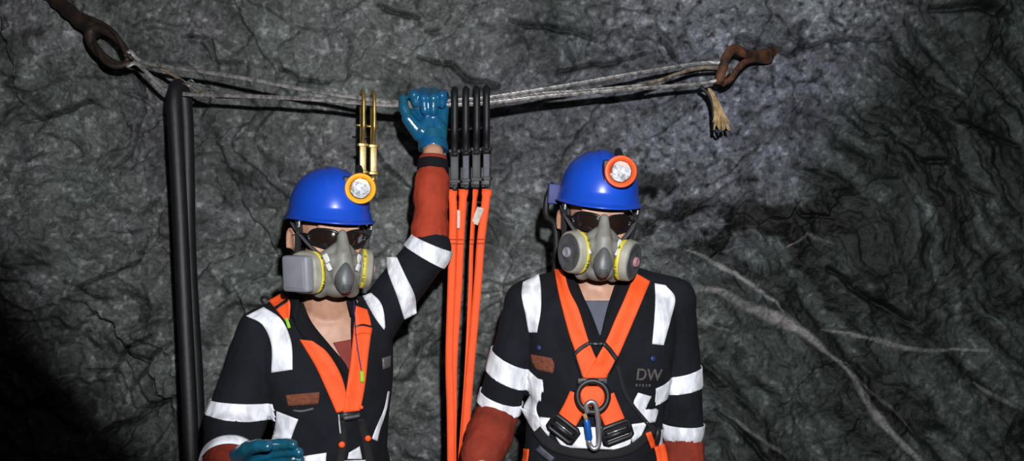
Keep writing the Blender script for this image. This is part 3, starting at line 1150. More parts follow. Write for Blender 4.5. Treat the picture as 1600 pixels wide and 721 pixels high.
def open_hand(W, fwd, palm, s=1.0, side=1, curl=.35):
    """capsules of a relaxed hand: W wrist, fwd along the hand, palm the way the palm looks, side: thumb to the +/- cross side"""
    W = np.asarray(W, float)
    f = nrm(fwd); p = nrm(np.asarray(palm, float) - f * np.dot(palm, f)); t = np.cross(f, p) * side
    caps = []
    for k, (o, ln) in enumerate(((.030, .070), (.010, .078), (-.010, .073), (-.029, .058))):
        base = W + f * .090 + t * o - p * .002
        caps.append((W + f * .012 + t * o * .6, base, .017, .0125))
        a, ang = base, curl * (.55 + .18 * k)
        for q, r0, r1 in ((.46, .0112, .0102), (.31, .0102, .0094), (.23, .0094, .0080)):
            d = f * math.cos(ang) + p * math.sin(ang) + t * o * .9
            b = a + d * ln * q
            caps.append((a, b, r0, r1))
            a = b
            ang += curl * (.9 + .1 * k)
    b0 = W + f * .025 + t * .026 + p * .006
    b1 = W + f * .062 + t * .052 + p * .020
    b2 = W + f * .092 + t * .060 + p * .028
    b3 = W + f * .114 + t * .058 + p * .034
    caps += [(b0, b1, .018, .0135), (b1, b2, .0130, .0115), (b2, b3, .0115, .0088)]
    return [(a, b, ra * s, rb * s) for a, b, ra, rb in caps]


def caps_mb(caps, mb=None, grow=0.0, k=1.0):
    mb = mb or MB()
    for a, b, ra, rb in caps:
        mb.capsule(a, b, ra * k + grow, rb * k + grow, n=12)
    return mb


def wrinkle(cv, amp, f=9.0, seed=0, stretch=(1, 1, 1)):
    vs, fs, no = cv
    d = fbm(vs * np.array(stretch) * f, 4, seed, .55, ridged=True)
    vs = vs + no * (amp * d)[:, None]
    return vs, fs, no


def helmet(H, owner, shellcol, label, clip_lamp):
    """hard hat in the head's frame: ribbed shell, rim, short brim, chin strap buckles"""
    root = empty('hard_hat', tuple(H @ Vector((0, 0, .03))))
    tag(root, label, 'hard hat')
    n, m = 96, 26
    def base(a):                       # rim outline: a = 0 at the wearer's front
        fx = .0975 * math.sin(a); fy = -.124 * math.cos(a)
        return np.array((fx, fy + .004, 0))
    def rimz(a):
        return .066 - .006 * max(0, math.cos(a)) ** 2 - .010 * max(0, -math.cos(a)) ** 2
    rows = []
    for i in range(m):                 # crown down to the rim
        t = math.pi / 2 * (1 - (i + .25) / (m - 1 + .25))
        row = []
        for j in range(n):
            a = 2 * math.pi * j / n
            b = base(a)
            k = math.cos(t) ** .86
            z = rimz(a) + (.172 - rimz(a)) * math.sin(t) ** .93
            x, y = b[0] * k, b[1] * k
            # raised ribs running front to back
            rr = 0
            for x0, wd_, hh in ((0, .017, .0042), (.034, .008, .0022), (-.034, .008, .0022)):
                rr = max(rr, hh * (1 - ss(abs(x - x0), wd_ * .6, wd_)))
            rr *= ss(math.sin(t), .30, .55) * (1 - ss(abs(y), .095, .115))
            row.append((x, y, z + rr))
        rows.append(row)
    last = rows[-1]
    def off(o, dz, fr, curve):
        r = []
        for j in range(n):
            a = 2 * math.pi * j / n
            b = base(a)
            d = nrm(np.array((math.sin(a) / .0975, -math.cos(a) / .124, 0)))
            brim = fr * max(0, math.cos(a)) ** 1.6
            p = b + d * (o + brim)
            r.append((p[0], p[1], rimz(a) + dz - curve * max(0, math.cos(a)) ** 1.6))
        return r
    rows.append(off(.0035, -.004, .001, 0))
    rows.append(off(.0045, -.016, .004, .003))
    rows.append(off(.0075, -.0195, .007, .005))
    rows.append(off(.0100, -.021, .013, .0072))
    rows.append(off(.0106, -.0228, .014, .0080))
    rows.append(off(.0090, -.0242, .013, .0084))
    rows.append(off(.002, -.0215, .004, .004))
    rows.append(off(-.003, -.018, .0, .002))
    # the inside
    for i in range(m - 1, -1, -4):
        rows.append([(x * .965, y * .968, z - .004) for x, y, z in rows[i]])
    mb = MB().rings([[np.array(p) for p in r] for r in rows])
    mb.xf(H)
    sh = link('shell', mb, shellcol, root)
    # headband inside, seen under the rim
    mb = MB()
    mb.tube([(.0865 * math.sin(a), -.106 * math.cos(a) + .004, .060 - .014 * max(0, -math.cos(a))) for a in np.linspace(0, 2 * math.pi, 48, endpoint=False)], .010, n=8, flat=(.22, 1.0), up=np.array((0, 0, 1.0)), closed=True)
    mb.v = [tuple(H @ Vector(p)) for p in mb.v]
    link('headband', mb, 'black_web', root)
    for s in (-1, 1):
        mb = MB()
        fr = [np.array((s * (.089 + .012 * 0), -.052, .0)) + np.array((0, q * .0095, z)) for q, z in ((-1, .022), (1, .022), (1, .038), (-1, .038))]
        mb.tube([p for p in fr], .0018, n=6, closed=True)
        mb.tube([np.array((s * .089, -.052, .030)) + np.array((0, q * .0095, 0)) for q in (-1, 1)], .0016, n=6)
        mb.xf(H)
        link('strap_buckle', mb, 'white_clip', root)
        mb = MB()
        mb.tube(spline([(s * .090, -.052, .036), (s * .087, -.046, .008), (s * .083, -.030, -.045), (s * .073, -.016, -.095)], 14), .0075, n=6, flat=(.2, 1.0), up=np.array((s * 1.0, 0, 0)))
        mb.xf(H)
        link('chin_strap', mb, 'black_web', root)
    sf = Surf(); sf.add(*[(lambda a, b: (a, b))(*x) for x in ((
        [tuple(np.array(p)) for p in MBV(sh)], MBF(sh)),)][0])
    return root, sf


def MBV(o):
    org = ORIGIN[o.parent.name] if o.parent else ORIGIN[o.name]
    return [np.array(v.co) + org for v in o.data.vertices]


def MBF(o):
    return [tuple(p.vertices) for p in o.data.polygons]


def cap_lamp(sf, u, v, axis, bezel, label, rad=.038, depth=.032):
    c = sf.at(u, v)
    ax = nrm(axis)
    root = empty('cap_lamp', c)
    tag(root, label, 'lamp')
    c0 = c + ax * .004
    mb = MB()
    x, y, d = frame_of(ax)
    R = np.stack([x, y, d], 1)
    side = -x if x[0] > 0 else x
    mb.box(c0 + side * .010 - y * .004, (.030, .034, .014), R, .004)
    mb.box(c0 + side * .030 - y * .006, (.012, .026, .010), R, .003)
    mb.tube(spline([c0 + y * .03, c0 + y * .046 - d * .014, c0 + y * .055 - d * .045], 10), .009, n=8)
    link('bracket', mb, 'black_plastic', root)
    mb = MB()
    k = rad / .038
    mb.lathe(c0, ax, [(0, .020 * k), (.004, .030 * k), (depth - .012, .034 * k), (depth - .008, .0375 * k), (depth - .001, .038 * k), (depth + .003, .036 * k), (depth + .004, .031 * k), (depth + .001, .0262 * k), (depth - .003, .0255 * k)], n=40)
    link('bezel', mb, bezel, root, sharp=40)
    # faceted reflector bowl
    mb = MB()
    n = 16
    rings = []
    for q, (h, r) in enumerate(((depth - .002, .0258), (depth - .006, .0225), (depth - .011, .0165), (depth - .015, .0095), (depth - .016, .004))):
        rings.append([c0 + ax * (h + .0018 * math.sin(j * 2.7 + q * 1.9)) + k * r * (x * math.cos(2 * math.pi * (j + .5 * q) / n) + y * math.sin(2 * math.pi * (j + .5 * q) / n)) for j in range(n)])
    mb.rings(rings)
    link('reflector', mb, 'reflector', root, smooth=False)
    mb = MB().ell(c0 + ax * (depth - .0125), (.0045, .0045, .0045))
    link('bulb', mb, 'led', root)
    mb = MB().lathe(c0, ax, [(depth - .0012, .0256 * k), (depth + .0006, .0256 * k), (depth + .0016, .018 * k), (depth + .0020, .006 * k)], n=32)
    link('lens', mb, 'glass', root)
    return root


def glasses(H, label):
    root = empty('safety_glasses', tuple(H @ Vector((0, -.1, 0))))
    tag(root, label, 'safety glasses')
    # wrap-around front: a curved surface, two lens outlines on it
    def onto(x, z):
        return np.array((x, -.1165 + 8.0 * x * x * (1 + 20 * x * x) + .10 * z * -1, z - .004))
    for s in (-1, 1):
        cx = .0355 * s
        out = []
        for t in np.linspace(0, 2 * math.pi, 40, endpoint=False):
            c, sn = math.cos(t), math.sin(t)
            ex = .0335 * math.copysign(abs(c) ** .8, c)
            ez = .0205 * math.copysign(abs(sn) ** .8, sn)
            # corner towards the temple rises, inner lower corner is cut by the nose
            z = ez + .004 * (ex / .0335) - .001
            if c < 0 and sn < 0:
                ex *= 1 - .28 * abs(sn)
            out.append((cx + s * ex, z))
        ctr = np.mean(out, axis=0)
        rings = []
        for q in (1.0, .8, .5, .2, .02):
            rings.append([onto(*(ctr + (np.array(p) - ctr) * q)) + np.array((0, -.003 * (1 - q * q), 0)) for p in out])
        back = [r + np.array((0, .0022, 0)) for r in rings[0]]
        mb = MB().rings([back] + rings)
        mb.xf(H)
        link('smoked_lens', mb, 'lens', root, sharp=50)
        mb = MB()
        mb.tube([onto(*p) for p in out], .0037, n=8, closed=True)
        mb.xf(H)
        link('frame_rim', mb, 'frame', root)
        mb = MB()
        mb.tube(spline([onto(s * .066, .004), (s * .0800, -.060, .006), (s * .0865, -.020, .004), (s * .0870, .015, .001), (s * .084, .035, -.014)], 20), [.0085 - .0045 * min(1, i / 12) for i in range(20)], n=8, flat=(.32, 1.0), up=np.array((1.0, 0, 0)))
        mb.xf(H)
        link('temple', mb, 'frame', root)
    mb = MB()
    mb.tube(spline([onto(-.010, .010), onto(0, .012) + np.array((0, -.002, 0)), onto(.010, .010)], 9), .0045, n=8)
    mb.xf(H)
    link('bridge', mb, 'frame', root)
    return root


def respirator(H, label, carts, square=None):
    root = empty('respirator', tuple(H @ Vector((0, -.1, -.09))))
    tag(root, label, 'respirator')
    mb = MB()
    mb.capsule((0, -.117, .006), (0, -.133, -.045), .0115, .020)
    mb.capsule((0, -.133, -.045), (0, -.128, -.090), .021, .030)
    for s in (-1, 1):
        mb.capsule((s * .010, -.114, -.030), (s * .052, -.082, -.072), .017, .022)
        mb.capsule((s * .020, -.118, -.060), (s * .052, -.082, -.095), .022, .026)
        mb.capsule((s * .018, -.110, -.10), (s * .038, -.076, -.128), .024, .020)
    mb.ell((0, -.092, -.118), (.040, .042, .028))
    vs, fs, no = remesh(mb, .0032, 4)
    vs = np.array([tuple(H @ Vector(p)) for p in vs])
    link('facepiece', (vs, fs), 'mask', root)
    # exhalation valve cover: an egg with a rim
    mb = MB()
    rows = []
    for q, (r, dy) in enumerate(((.1, -.0175), (.45, -.0165), (.75, -.013), (.92, -.008), (1.0, -.002), (1.06, .004), (1.06, .02))):
        row = []
        for t in np.linspace(0, 2 * math.pi, 36, endpoint=False):
            c, sn = math.cos(t), math.sin(t)
            wx = .0215 if sn < 0 else .0215 * (1 - .36 * sn)
            row.append(np.array((wx * c * r, -.152 + dy + .16 * (sn * .037 * r) , -.094 + .037 * sn * r)))
        rows.append(row)
    mb.rings(rows)
    mb.xf(H)
    vc = link('valve_cover', mb, 'mask_dark', root)
    mb = MB()
    for q in range(3):
        z = -.113 - .004 * q
        mb.tube([np.array((x, -.1705 + .5 * abs(x) + .16 * (z + .094), z)) for x in (-.011, -.004, .004, .011)], .0011, n=5)
    mb.xf(H)
    link('valve_slot', mb, 'cart_dark', vc)
    Rh = np.array(H.to_3x3())
    for s, (b, ax, rad, dep, kind) in zip((-1, 1), carts):
        b = np.array((s * b[0], b[1], b[2])); ax = nrm(np.array((s * ax[0], ax[1], ax[2])))
        W = lambda p: np.array(H @ Vector(p))
        axw = nrm(Rh @ ax)
        up = nrm(Rh @ np.array((0, 0, 1.0)))
        c = W(b)
        mb = MB()
        mb.lathe(c - axw * .028, axw, [(0, .018), (.012, .0205), (.016, .023), (.030, .024)], n=24)
        # strap lugs
        x, y, d = frame_of(axw, up)
        link('port', mb, 'mask_dark', root, sharp=40)
        mb = MB()
        sq = .30 if kind == 'square' else .12
        k = rad
        mb.lathe(c, axw, [(0, k * .72), (.003, k * .93), (.006, k), (dep * .45, k * 1.02), (dep * .5, k * 1.045), (dep * .56, k * 1.02), (dep * .86, k), (dep * .95, k * .95), (dep, k * .86)], n=44, sq=sq, sx=.88, up=up)
        cart = link('cartridge', mb, 'cart', root, sharp=45)
        # yellow label round the side
        mb = MB()
        a0, a1 = (-1.35, 1.35)
        fr, bk = [], []
        toface = nrm(Rh @ np.array((0, -1.0, 0)))
        sgn = 1 if np.dot(x, toface) > 0 else -1
        for i in range(20):
            a = a0 + (a1 - a0) * i / 19
            ca, sa = math.cos(a), math.sin(a)
            e = 1 - sq
            ca = math.copysign(abs(ca) ** e, ca); sa = math.copysign(abs(sa) ** e, sa)
            rd = sgn * x * ca * .88 + y * sa
            fr.append([c + axw * h + rd * (k * 1.022 + .0012) for h in (dep * .08 + .002, dep * .43)])
            bk.append([c + axw * h + rd * (k * 1.022 - .002) for h in (dep * .08 + .002, dep * .43)])
        mb.slab(fr, bk)
        lb = link('label_band', mb, 'yellow_label', cart)
        mb = MB()
        for i, (a, h0, h1) in enumerate(((-.62, .15, .38), (-.54, .15, .30), (-.46, .15, .38), (-.30, .2, .34), (.05, .16, .22), (.12, .16, .22), (.3, .16, .22), (.55, .18, .36), (.62, .18, .30))):
            ca, sa = math.cos(a), math.sin(a)
            e = 1 - sq
            rd = sgn * x * math.copysign(abs(ca) ** e, ca) * .88 + y * math.copysign(abs(sa) ** e, sa)
            p = c + rd * (k * 1.022 + .0014)
            mb.tube([p + axw * dep * h0, p + axw * dep * h1], .0011, n=5)
        link('label_print', mb, 'ink', cart)
        if kind == 'square':
            mb = MB()
            R = np.stack([x, y, axw], 1)
            mb.box(c + axw * (dep + .0115), (k * .80, k * .86, .0135), R, .008)
            fb = link('filter_holder', mb, 'cart_gray', root, sharp=40)
            mb = MB()
            mb.box(c + axw * (dep + .0252), (k * .62, k * .66, .0016), R, .001)
            link('raised_panel', mb, 'cart_gray', fb)
        else:
            mb = MB()
            mb.lathe(c, axw, [(dep - .001, k * .90), (dep + .002, k * .88), (dep + .003, k * .70), (dep + .001, k * .62), (dep + .002, k * .40), (dep + .004, k * .30)], n=36, sx=.88, up=up)
            link('cartridge_face', mb, 'cart_dark', root, sharp=40)
            mb = MB()
            mb.lathe(c, axw, [(dep + .002, k * .26), (dep + .009, k * .25), (dep + .011, k * .20), (dep + .009, k * .1), (dep + .0085, .001)], n=20)
            link('face_knob', mb, 'pink_valve' if s > 0 else 'cart_gray', root, sharp=40)
        # straps from the mask up to the crown harness, with pale lug
        mb = MB()
        mb.tube(spline([(s * .042, -.108, -.050), (s * .070, -.082, -.020), (s * .088, -.040, .012), (s * .090, .01, .034), (s * .075, .075, .05)], 18), .0068, n=6, flat=(.22, 1.0), up=np.array((s * 1.0, -.5, 0)))
        mb.xf(H)
        link('head_strap', mb, 'elastic', root)
        mb = MB()
        mb.tube(spline([(s * .052, -.094, -.100), (s * .074, -.045, -.098), (s * .072, .02, -.095), (s * .04, .085, -.085)], 18), .0062, n=6, flat=(.22, 1.0), up=np.array((s * 1.0, -.3, 0)))
        mb.xf(H)
        link('neck_strap', mb, 'elastic', root)
        mb = MB()
        Rl = np.array(Matrix.Rotation(s * .65, 3, 'Z') @ Matrix.Rotation(s * .5, 3, 'Y'))
        mb.box((s * .0385, -.1265, -.052), (.0065, .003, .011), Rl, .002)
        mb.box((s * .0345, -.1360, -.072), (.0055, .003, .009), Rl, .002)
        mb.xf(H)
        link('strap_lug', mb, 'white_clip', root, sharp=40)
    return root


def hair_mesh(H, parent, label=None):
    mb = MB()
    mb.ell((0, .020, .030), (.082, .094, .094))
    mb.ell((0, .052, -.035), (.070, .056, .060))
    for s in (-1, 1):
        mb.capsule((s * .078, -.010, .02), (s * .0765, -.012, -.022), .010, .007)
        mb.capsule((s * .070, .048, -.02), (s * .055, .062, -.085), .018, .016)
    vs, fs, no = remesh(mb, .004, 3)
    vs = vs + no * (.0022 * fbm(vs * np.array((90, 90, 14)), 2, 5))[:, None]
    # the face stays free
    keep = lambda p: not (p[1] < -.022 and p[2] < .100 and not (abs(p[0]) > .07 and p[1] > -.045))
    fs = [f for f in fs if keep(vs[f[0]])]
    vs = np.array([tuple(H @ Vector(p)) for p in vs])
    return link('hair', (vs, fs), 'hair', parent)


def legs(mb, hips, knees, ankles, r, foot=None):
    for h, k, a in zip(hips, knees, ankles):
        mb.capsule(h, k, r[0], r[1]); mb.capsule(k, a, r[1], r[2])
        if foot:
            mb.capsule(np.array(a) + (0, .03, -.05), np.array(a) + (0, -.13, -.06), foot * 1.05, foot * .85)


def buckle(M4, w, h, t=.0048, bar=True):
    mb = MB()
    pts = [(-w, -h, 0), (w, -h, 0), (w, h, 0), (-w, h, 0)]
    out = []
    for i in range(4):
        a, b = np.array(pts[i]), np.array(pts[(i + 1) % 4])
        for q in (.08, .5, .92):
            out.append(a + (b - a) * q)
    mb.tube(out, t, n=8, closed=True)
    if bar:
        mb.tube([(-w, -h * .15, 0.001), (w, -h * .15, 0.001)], t * 1.1, n=8)
        mb.box((0, h * .62, -.001), (w * .96, h * .34, t * .7), None, .002)
    mb.xf(M4)
    return mb


# ---------------------------------------------------------------- the person on the right
def cut_v(cv, poly, ymax):
    vs, fs, no = cv
    u, v = proj(vs)
    bad = in_poly(u, v, poly) & (vs[:, 1] < ymax)
    return vs, [f for f in fs if not all(bad[i] for i in f)], no


def text_on(sf, txt, u, v, size, ang, name, m, parent, off=.003):
    cu = bpy.data.curves.new('t', 'FONT')
    cu.body = txt; cu.size = size; cu.extrude = .0006; cu.align_x = 'CENTER'; cu.align_y = 'CENTER'; cu.offset = .0006
    o = bpy.data.objects.new('t', cu)
    COL.objects.link(o)
    dg = bpy.context.evaluated_depsgraph_get()
    me = bpy.data.meshes.new_from_object(o.evaluated_get(dg))
    M4 = sf.frame(u, v, ang, off)
    vs = [tuple(M4 @ vv.co) for vv in me.vertices]
    fs = [tuple(p.vertices) for p in me.polygons]
    bpy.data.objects.remove(o)
    bpy.data.meshes.remove(me)
    return link(name, (vs, fs), m, parent, smooth=False)


def right_person():
    YT = 2.06
    H = head_matrix(933, 344, 2.02, 2, 2, 4, 1.0)
    S = [P(824, 474, 2.07), P(1052, 470, 2.07)]
    E = [P(776, 648, 2.06), P(1067, 665, 2.10)]
    Wr = [P(750, 722, 1.93), P(1070, 805, 2.00)]
    hips = [P(893, 790, 2.10), P(987, 790, 2.10)]
    knees = [np.array((hips[0][0] - .01, 2.08, .50)), np.array((hips[1][0] + .01, 2.08, .50))]
    ank = [np.array((hips[0][0] - .03, 2.12, .10)), np.array((hips[1][0] + .03, 2.12, .10))]
    rows = [(432, .070, .065, 940), (446, .135, .085, 938), (466, .190, .102, 938), (500, .197, .116, 937), (560, .186, .126, 935), (620, .175, .124, 932), (680, .172, .122, 926), (720, .180, .124, 926), (780, .186, .130, 932), (815, .150, .11, 940)]
    rings = lambda k, d: [(P(c, v, YT + .012), hw * k, hd * d, 0) for v, hw, hd, c in rows]
    # hands
    hl = open_hand(Wr[0], (-.10, -.62, -.62), (.75, .1, -.3), 1.0, -1, .55)
    hr = open_hand(Wr[1], (.0, -.25, -1), (-1, .1, 0), 1.0, -1, .45)
    body = MB()
    head_prims(body, H)
    loft(body, rings(.84, .86))
    body.capsule(np.array(H @ Vector((0, .035, -.13))), P(938, 470, 2.075), .062, .085)
    for s in (0, 1):
        body.capsule(P(938, 466, 2.08), S[s], .07, .045)
        body.capsule(S[s], E[s], .045, .038); body.capsule(E[s], Wr[s], .036, .026)
    caps_mb(hl, body, 0, .82); caps_mb(hr, body, 0, .82)
    legs(body, hips, knees, ank, (.075, .055, .038), .036)
    bv = remesh(body, .0048, 3)
    feet = np.array(((hips[0][0] + hips[1][0]) / 2, 2.10, 0.0))
    me = link('person', (bv[0], bv[1]), 'skin', origin=feet)
    tag(me, 'person in navy coverall with orange harness, arms down, wearing the helmet with orange lamp', 'person')
    # coverall
    cv = MB()
    loft(cv, rings(1, 1))
    for s in (0, 1):
        cv.capsule(P(938 + (s * 2 - 1) * 40, 458, 2.08), S[s], .078, .060)
        cv.capsule(S[s], E[s], .060, .055)
        cv.capsule(E[s], E[s] + (Wr[s] - E[s]) * (.05), .055, .053)
    legs(cv, hips, knees, [a + (0, 0, .01) for a in ank], (.100, .082, .070))
    cvm = wrinkle(remesh(cv, .0058, 5), .0036, 8.5, 3, (1, 1, .7))
    V = [(874, 400), (886, 428), (904, 468), (934, 540), (962, 470), (978, 432), (988, 400)]
    cvm = cut_v(cvm, V, 2.04)
    cov = link('coverall', (cvm[0], cvm[1]), 'cloth', me)
    sf = Surf()
    sf.add(bv[0], bv[1])
    # t-shirt in the neck opening
    tb = patch(sf, [(902, 470), (912, 488), (934, 530)], [(960, 470), (956, 488), (938, 530)], off=.004, curve=False)
    link('tshirt', sf.addmb(tb), 'shirt_gray', me)
    sf.add(cvm[0], cvm[1])
    # collar and lapels
    nk = np.array(H @ Vector((0, .042, -.150)))
    fr, bk = [], []
    for i in range(40):
        a = math.radians(48 + (312 - 48) * i / 39)
        d = np.array((math.sin(a), -math.cos(a), 0))
        hgt = .040 - .018 * abs(math.cos(a / 2)) ** 6
        rr = .078 + .010 * abs(math.sin(a))
        fr.append([nk + d * (rr + .016) + (0, 0, -.035), nk + d * (rr + .006) + (0, 0, -.005), nk + d * rr + (0, 0, hgt * .8)])
        bk.append([p - d * .004 for p in fr[-1]])
    link('collar', sf.addmb(MB().slab(fr, bk)), 'collar', me)
    lap = patch(sf, [(872, 424), (884, 460), (905, 515), (938, 566)], [(897, 426), (911, 462), (924, 490), (941, 536)], off=.007, thick=.006)
    link('lapel', sf.addmb(lap), 'collar', me)
    lap = patch(sf, [(966, 430), (954, 464), (946, 492), (938, 528)], [(1000, 428), (984, 468), (962, 520), (936, 572)], off=.008, thick=.006)
    link('lapel', sf.addmb(lap), 'collar', me)
    # red lower sleeves
    for s in (0, 1):
        r = MB()
        d_ = Wr[s] - E[s]
        r.capsule(E[s] - d_ * .05, E[s] + d_ * .45, .0585 if s == 0 else .0575, .060 if s == 0 else .052)
        r.capsule(E[s] + d_ * .45, E[s] + d_ * .86, .060 if s == 0 else .050, .053 if s == 0 else .045)
        rv = wrinkle(remesh(r, .005, 3), .0032, 12, 9 + s, (1, 1, 1.6))
        u_, v_ = proj(rv[0])
        lo = (624 + (u_ - 742) * .33) if s == 0 else (688 + (u_ - 1034) * .03)
        rv = (rv[0], [f for f in rv[1] if min(v_[i] - lo[i] for i in f) > 0], rv[2])
        link('lower_sleeve', (rv[0], rv[1]), 'redb', me)
        if s == 0:
            sf.add(rv[0], rv[1])
    # silver tape round the sleeves
    mid0 = (S[0] + E[0]) / 2; mid1 = (S[1] + E[1]) / 2
    tapes = [
        (((760, 547), (822, 575)), ((752, 580), (818, 610)), .35, P(787, 578, 2.06), .13),
        (((742, 612), (808, 634)), ((736, 628), (806, 652)), .35, P(774, 632, 2.06), .13),
        (((1026, 596), (1093, 582)), ((1025, 624), (1094, 613)), .30, P(1060, 604, 2.08), .13),
        (((1034, 670), (1098, 672)), ((1036, 700), (1100, 703)), .22, P(1067, 686, 2.10), .13),
    ]
    for a, b, tl, c, rd in tapes:
        t = slab_band(cvm, a, b, 2.03, (tl, tl), c, rd, off=.0045)
        link('reflective_tape', sf.addmb(t), 'tape', cov)
    # tape on shoulders and body
    for L, R in (
        ([(817, 441), (815, 462), (821, 492), (826, 520)], [(842, 428), (845, 450), (845, 485), (839, 520)]),
        ([(1023, 443), (1024, 470), (1022, 505), (1019, 538)], [(1040, 446), (1055, 466), (1048, 500), (1037, 540)]),
        ([(824, 588), (830, 612), (818, 640), (836, 668)], [(848, 594), (846, 616), (838, 640), (850, 668)]),
        ([(812, 636), (826, 662), (838, 680)], [(838, 650), (850, 660), (848, 676)]),
        ([(843, 652), (846, 678)], [(862, 654), (858, 682)]),
        ([(997, 614), (990, 632), (1003, 652), (1012, 662)], [(1018, 620), (1010, 640), (1028, 640), (1024, 660)]),
        ([(984, 664), (988, 692)], [(1012, 660), (1000, 686)]),
    ):
        t = patch(sf, L, R, off=.0045, thick=.002, sm=2, wob=.004, wf=.11)
        link('reflective_tape', sf.addmb(t), 'tape', cov)
    t = patch(sf, [(862, 668), (872, 690), (880, 700)], [(988, 668), (986, 690), (980, 704)], off=.0045, sm=2, wob=.003, wf=.1)
    link('reflective_tape', sf.addmb(t), 'tape', cov)
    # pocket badge, embroidered letters, snaps
    t = patch(sf, [(829, 554), (831, 566), (838, 578)], [(862, 560), (866, 570), (864, 584)], off=.004, thick=.003, wob=.003)
    b_ = link('pocket_badge', sf.addmb(t), 'patch_red', cov)
    b_['label'] = 'rust red pocket badge'
    text_on(sf, 'DW', 1014, 587, .040, -6, 'embroidered_letters', 'patch_thread', cov)
    M4 = sf.frame(1005, 603, -6, .003)
    mb = MB()
    for i, ww in enumerate((.005, .003, .004, .003, .005)):
        mb.box((-.018 + i * .009, 0, 0), (ww * .6, .0035, .0006))
    mb.xf(M4)
    link('embroidered_line', mb, 'patch_thread', cov)
    for u, v in ((842, 544), (1020, 561)):
        M4 = sf.frame(u, v, 0, .002)
        mb = MB().lathe((0, 0, 0), (0, 0, 1), [(0, .007), (.002, .007), (.0035, .005), (.004, .001)], n=16)
        mb.xf(M4)
        link('snap_button', mb, 'snap_blue', cov)
    # boots
    for a in ank:
        mb = MB()
        mb.capsule(a + (0, .0, .10), a + (0, .0, -.04), .062, .055)
        mb.capsule(a + (0, .045, -.055), a + (0, -.15, -.060), .045, .042)
        bb = remesh(mb, .006, 3)
        z0 = bb[0][:, 2].min()
        bb[0][:, 2] = np.maximum(bb[0][:, 2], .0)
        link('boot', (bb[0], bb[1]), 'boot', me)
    # gloves
    for caps in (hl, hr):
        g = caps_mb(caps, None, .0022)
        a, b = caps[0][0], caps[3][0]
        g.capsule(caps[4][0] - nrm(caps[4][1] - caps[4][0]) * .03, caps[4][0], .034, .032)
        gv = remesh(g, .0034, 3)
        link('glove', (gv[0], gv[1]), 'glove_tan', me)
    hair_mesh(H, me)

    # ---- helmet, lamp, glasses, respirator
    hh, hs = helmet(H, me, 'blue_helmet', 'blue hard hat on the right person, with the orange lamp clipped to it', True)
    lampo = cap_lamp(hs, 968, 270, (-.05, -.98, .0), 'orange_bezel', 'orange rimmed cap lamp on the front of the right hard hat', .0385)
    mb = MB()
    c = np.array(H @ Vector((-.111, .030, .058)))
    mb.box(c, (.0155, .012, .026), np.array(H.to_3x3()), .003)
    cl = link('cable_clip', mb, 'blue_clip', hh)
    cl['label'] = 'dark blue cable clip'
    mb = MB()
    mb.tube(spline([tuple(H @ Vector(q)) for q in ((-.112, .05, .085), (-.126, .045, .045), (-.124, .05, .0), (-.100, .06, -.02), (-.09, .07, -.10), (-.092, .10, -.22))], 26), .0085, n=8)
    link('lamp_cord', mb, 'rubber', lampo)
    glasses(H, 'dark wraparound safety glasses worn by the right person')
    respirator(H, 'grey half mask respirator with two round cartridges on the right person',
               (((.050, -.096, -.078), (.82, -.55, -.05), .050, .034, 'round'), ((.050, -.096, -.088), (.82, -.55, -.10), .049, .034, 'round')))

    # ---- harness
    har = empty('safety_harness', P(928, 600, 1.93))
    tag(har, 'orange and black safety harness crossing on the chest of the right person', 'harness')
    hl_ = patch(sf, [(866, 421), (872, 455), (880, 488), (890, 525), (898, 548), (910, 592)], [(880, 421), (890, 455), (903, 481), (914, 515), (922, 539), (945, 590)], off=.006, thick=.003, sm=10)
    link('shoulder_strap', sf.addmb(hl_), 'orange', har)
    hr_ = patch(sf, [(992, 426), (978, 462), (962, 498), (946, 535), (926, 570), (912, 594)], [(1016, 440), (1000, 478), (984, 516), (966, 557), (950, 585), (944, 598)], off=.009, thick=.003, sm=10)
    link('shoulder_strap', sf.addmb(hr_), 'orange', har)
    for pth in ([(906, 618), (896, 640), (880, 668)], [(944, 620), (952, 640), (964, 668)]):
        t = strap(sf, pth, 33, off=.006, thick=.003, sm=10, curve=False)
        link('lower_strap', sf.addmb(t), 'orange', har)
    t = patch(sf, [(906, 604), (908, 622), (918, 636)], [(946, 604), (944, 622), (934, 636)], off=.008, thick=.003, sm=6)
    link('ring_pad', sf.addmb(t), 'orange', har)
    # black slide of the chest cross
    for pth, wd in (([(897, 554), (908, 544), (921, 536)], 6), ([(921, 537), (933, 538), (945, 537)], 5), ([(943, 536), (953, 547), (964, 562)], 7), ([(897, 553), (904, 575), (911, 596)], 4), ([(965, 560), (955, 580), (947, 596)], 4)):
        t = strap(sf, pth, wd, off=.005, thick=.004, sm=8, step=3, curve=False)
        link('chest_slide', sf.addmb(t), 'black_plastic', har)
    # D ring with its bar
    M4 = sf.frame(926, 619, 0, .014)
    mb = MB()
    ring = [(.0365 * math.cos(t), .0385 * math.sin(t) * (1 if math.sin(t) < 0 else .92), 0) for t in np.linspace(0, 2 * math.pi, 40, endpoint=False)]
    mb.tube(ring, .0075, n=10, closed=True)
    mb.box((0, .0345, -.002), (.036, .0075, .0055), None, .002)
    mb.xf(M4)
    link('d_ring', mb, 'black_plastic', har)
    mb = MB().box((.012, .0365, .0045), (.017, .0011, .001)).box((-.014, .0365, .0045), (.009, .0011, .001))
    mb.xf(M4)
    link('ring_bar', mb, 'silver', har)
    for (u, v, an) in ((880, 671, -32), (964, 676, 17)):
        M4 = sf.frame(u, v, an, .012)
        mb = buckle(M4, .034, .020, .0062)
        bo = link('buckle', mb, 'black_plastic', har)
        mb = MB().box((0, .006, .005), (.024, .0014, .0018))
        mb.xf(M4)
        link('buckle_edge', mb, 'silver', bo)
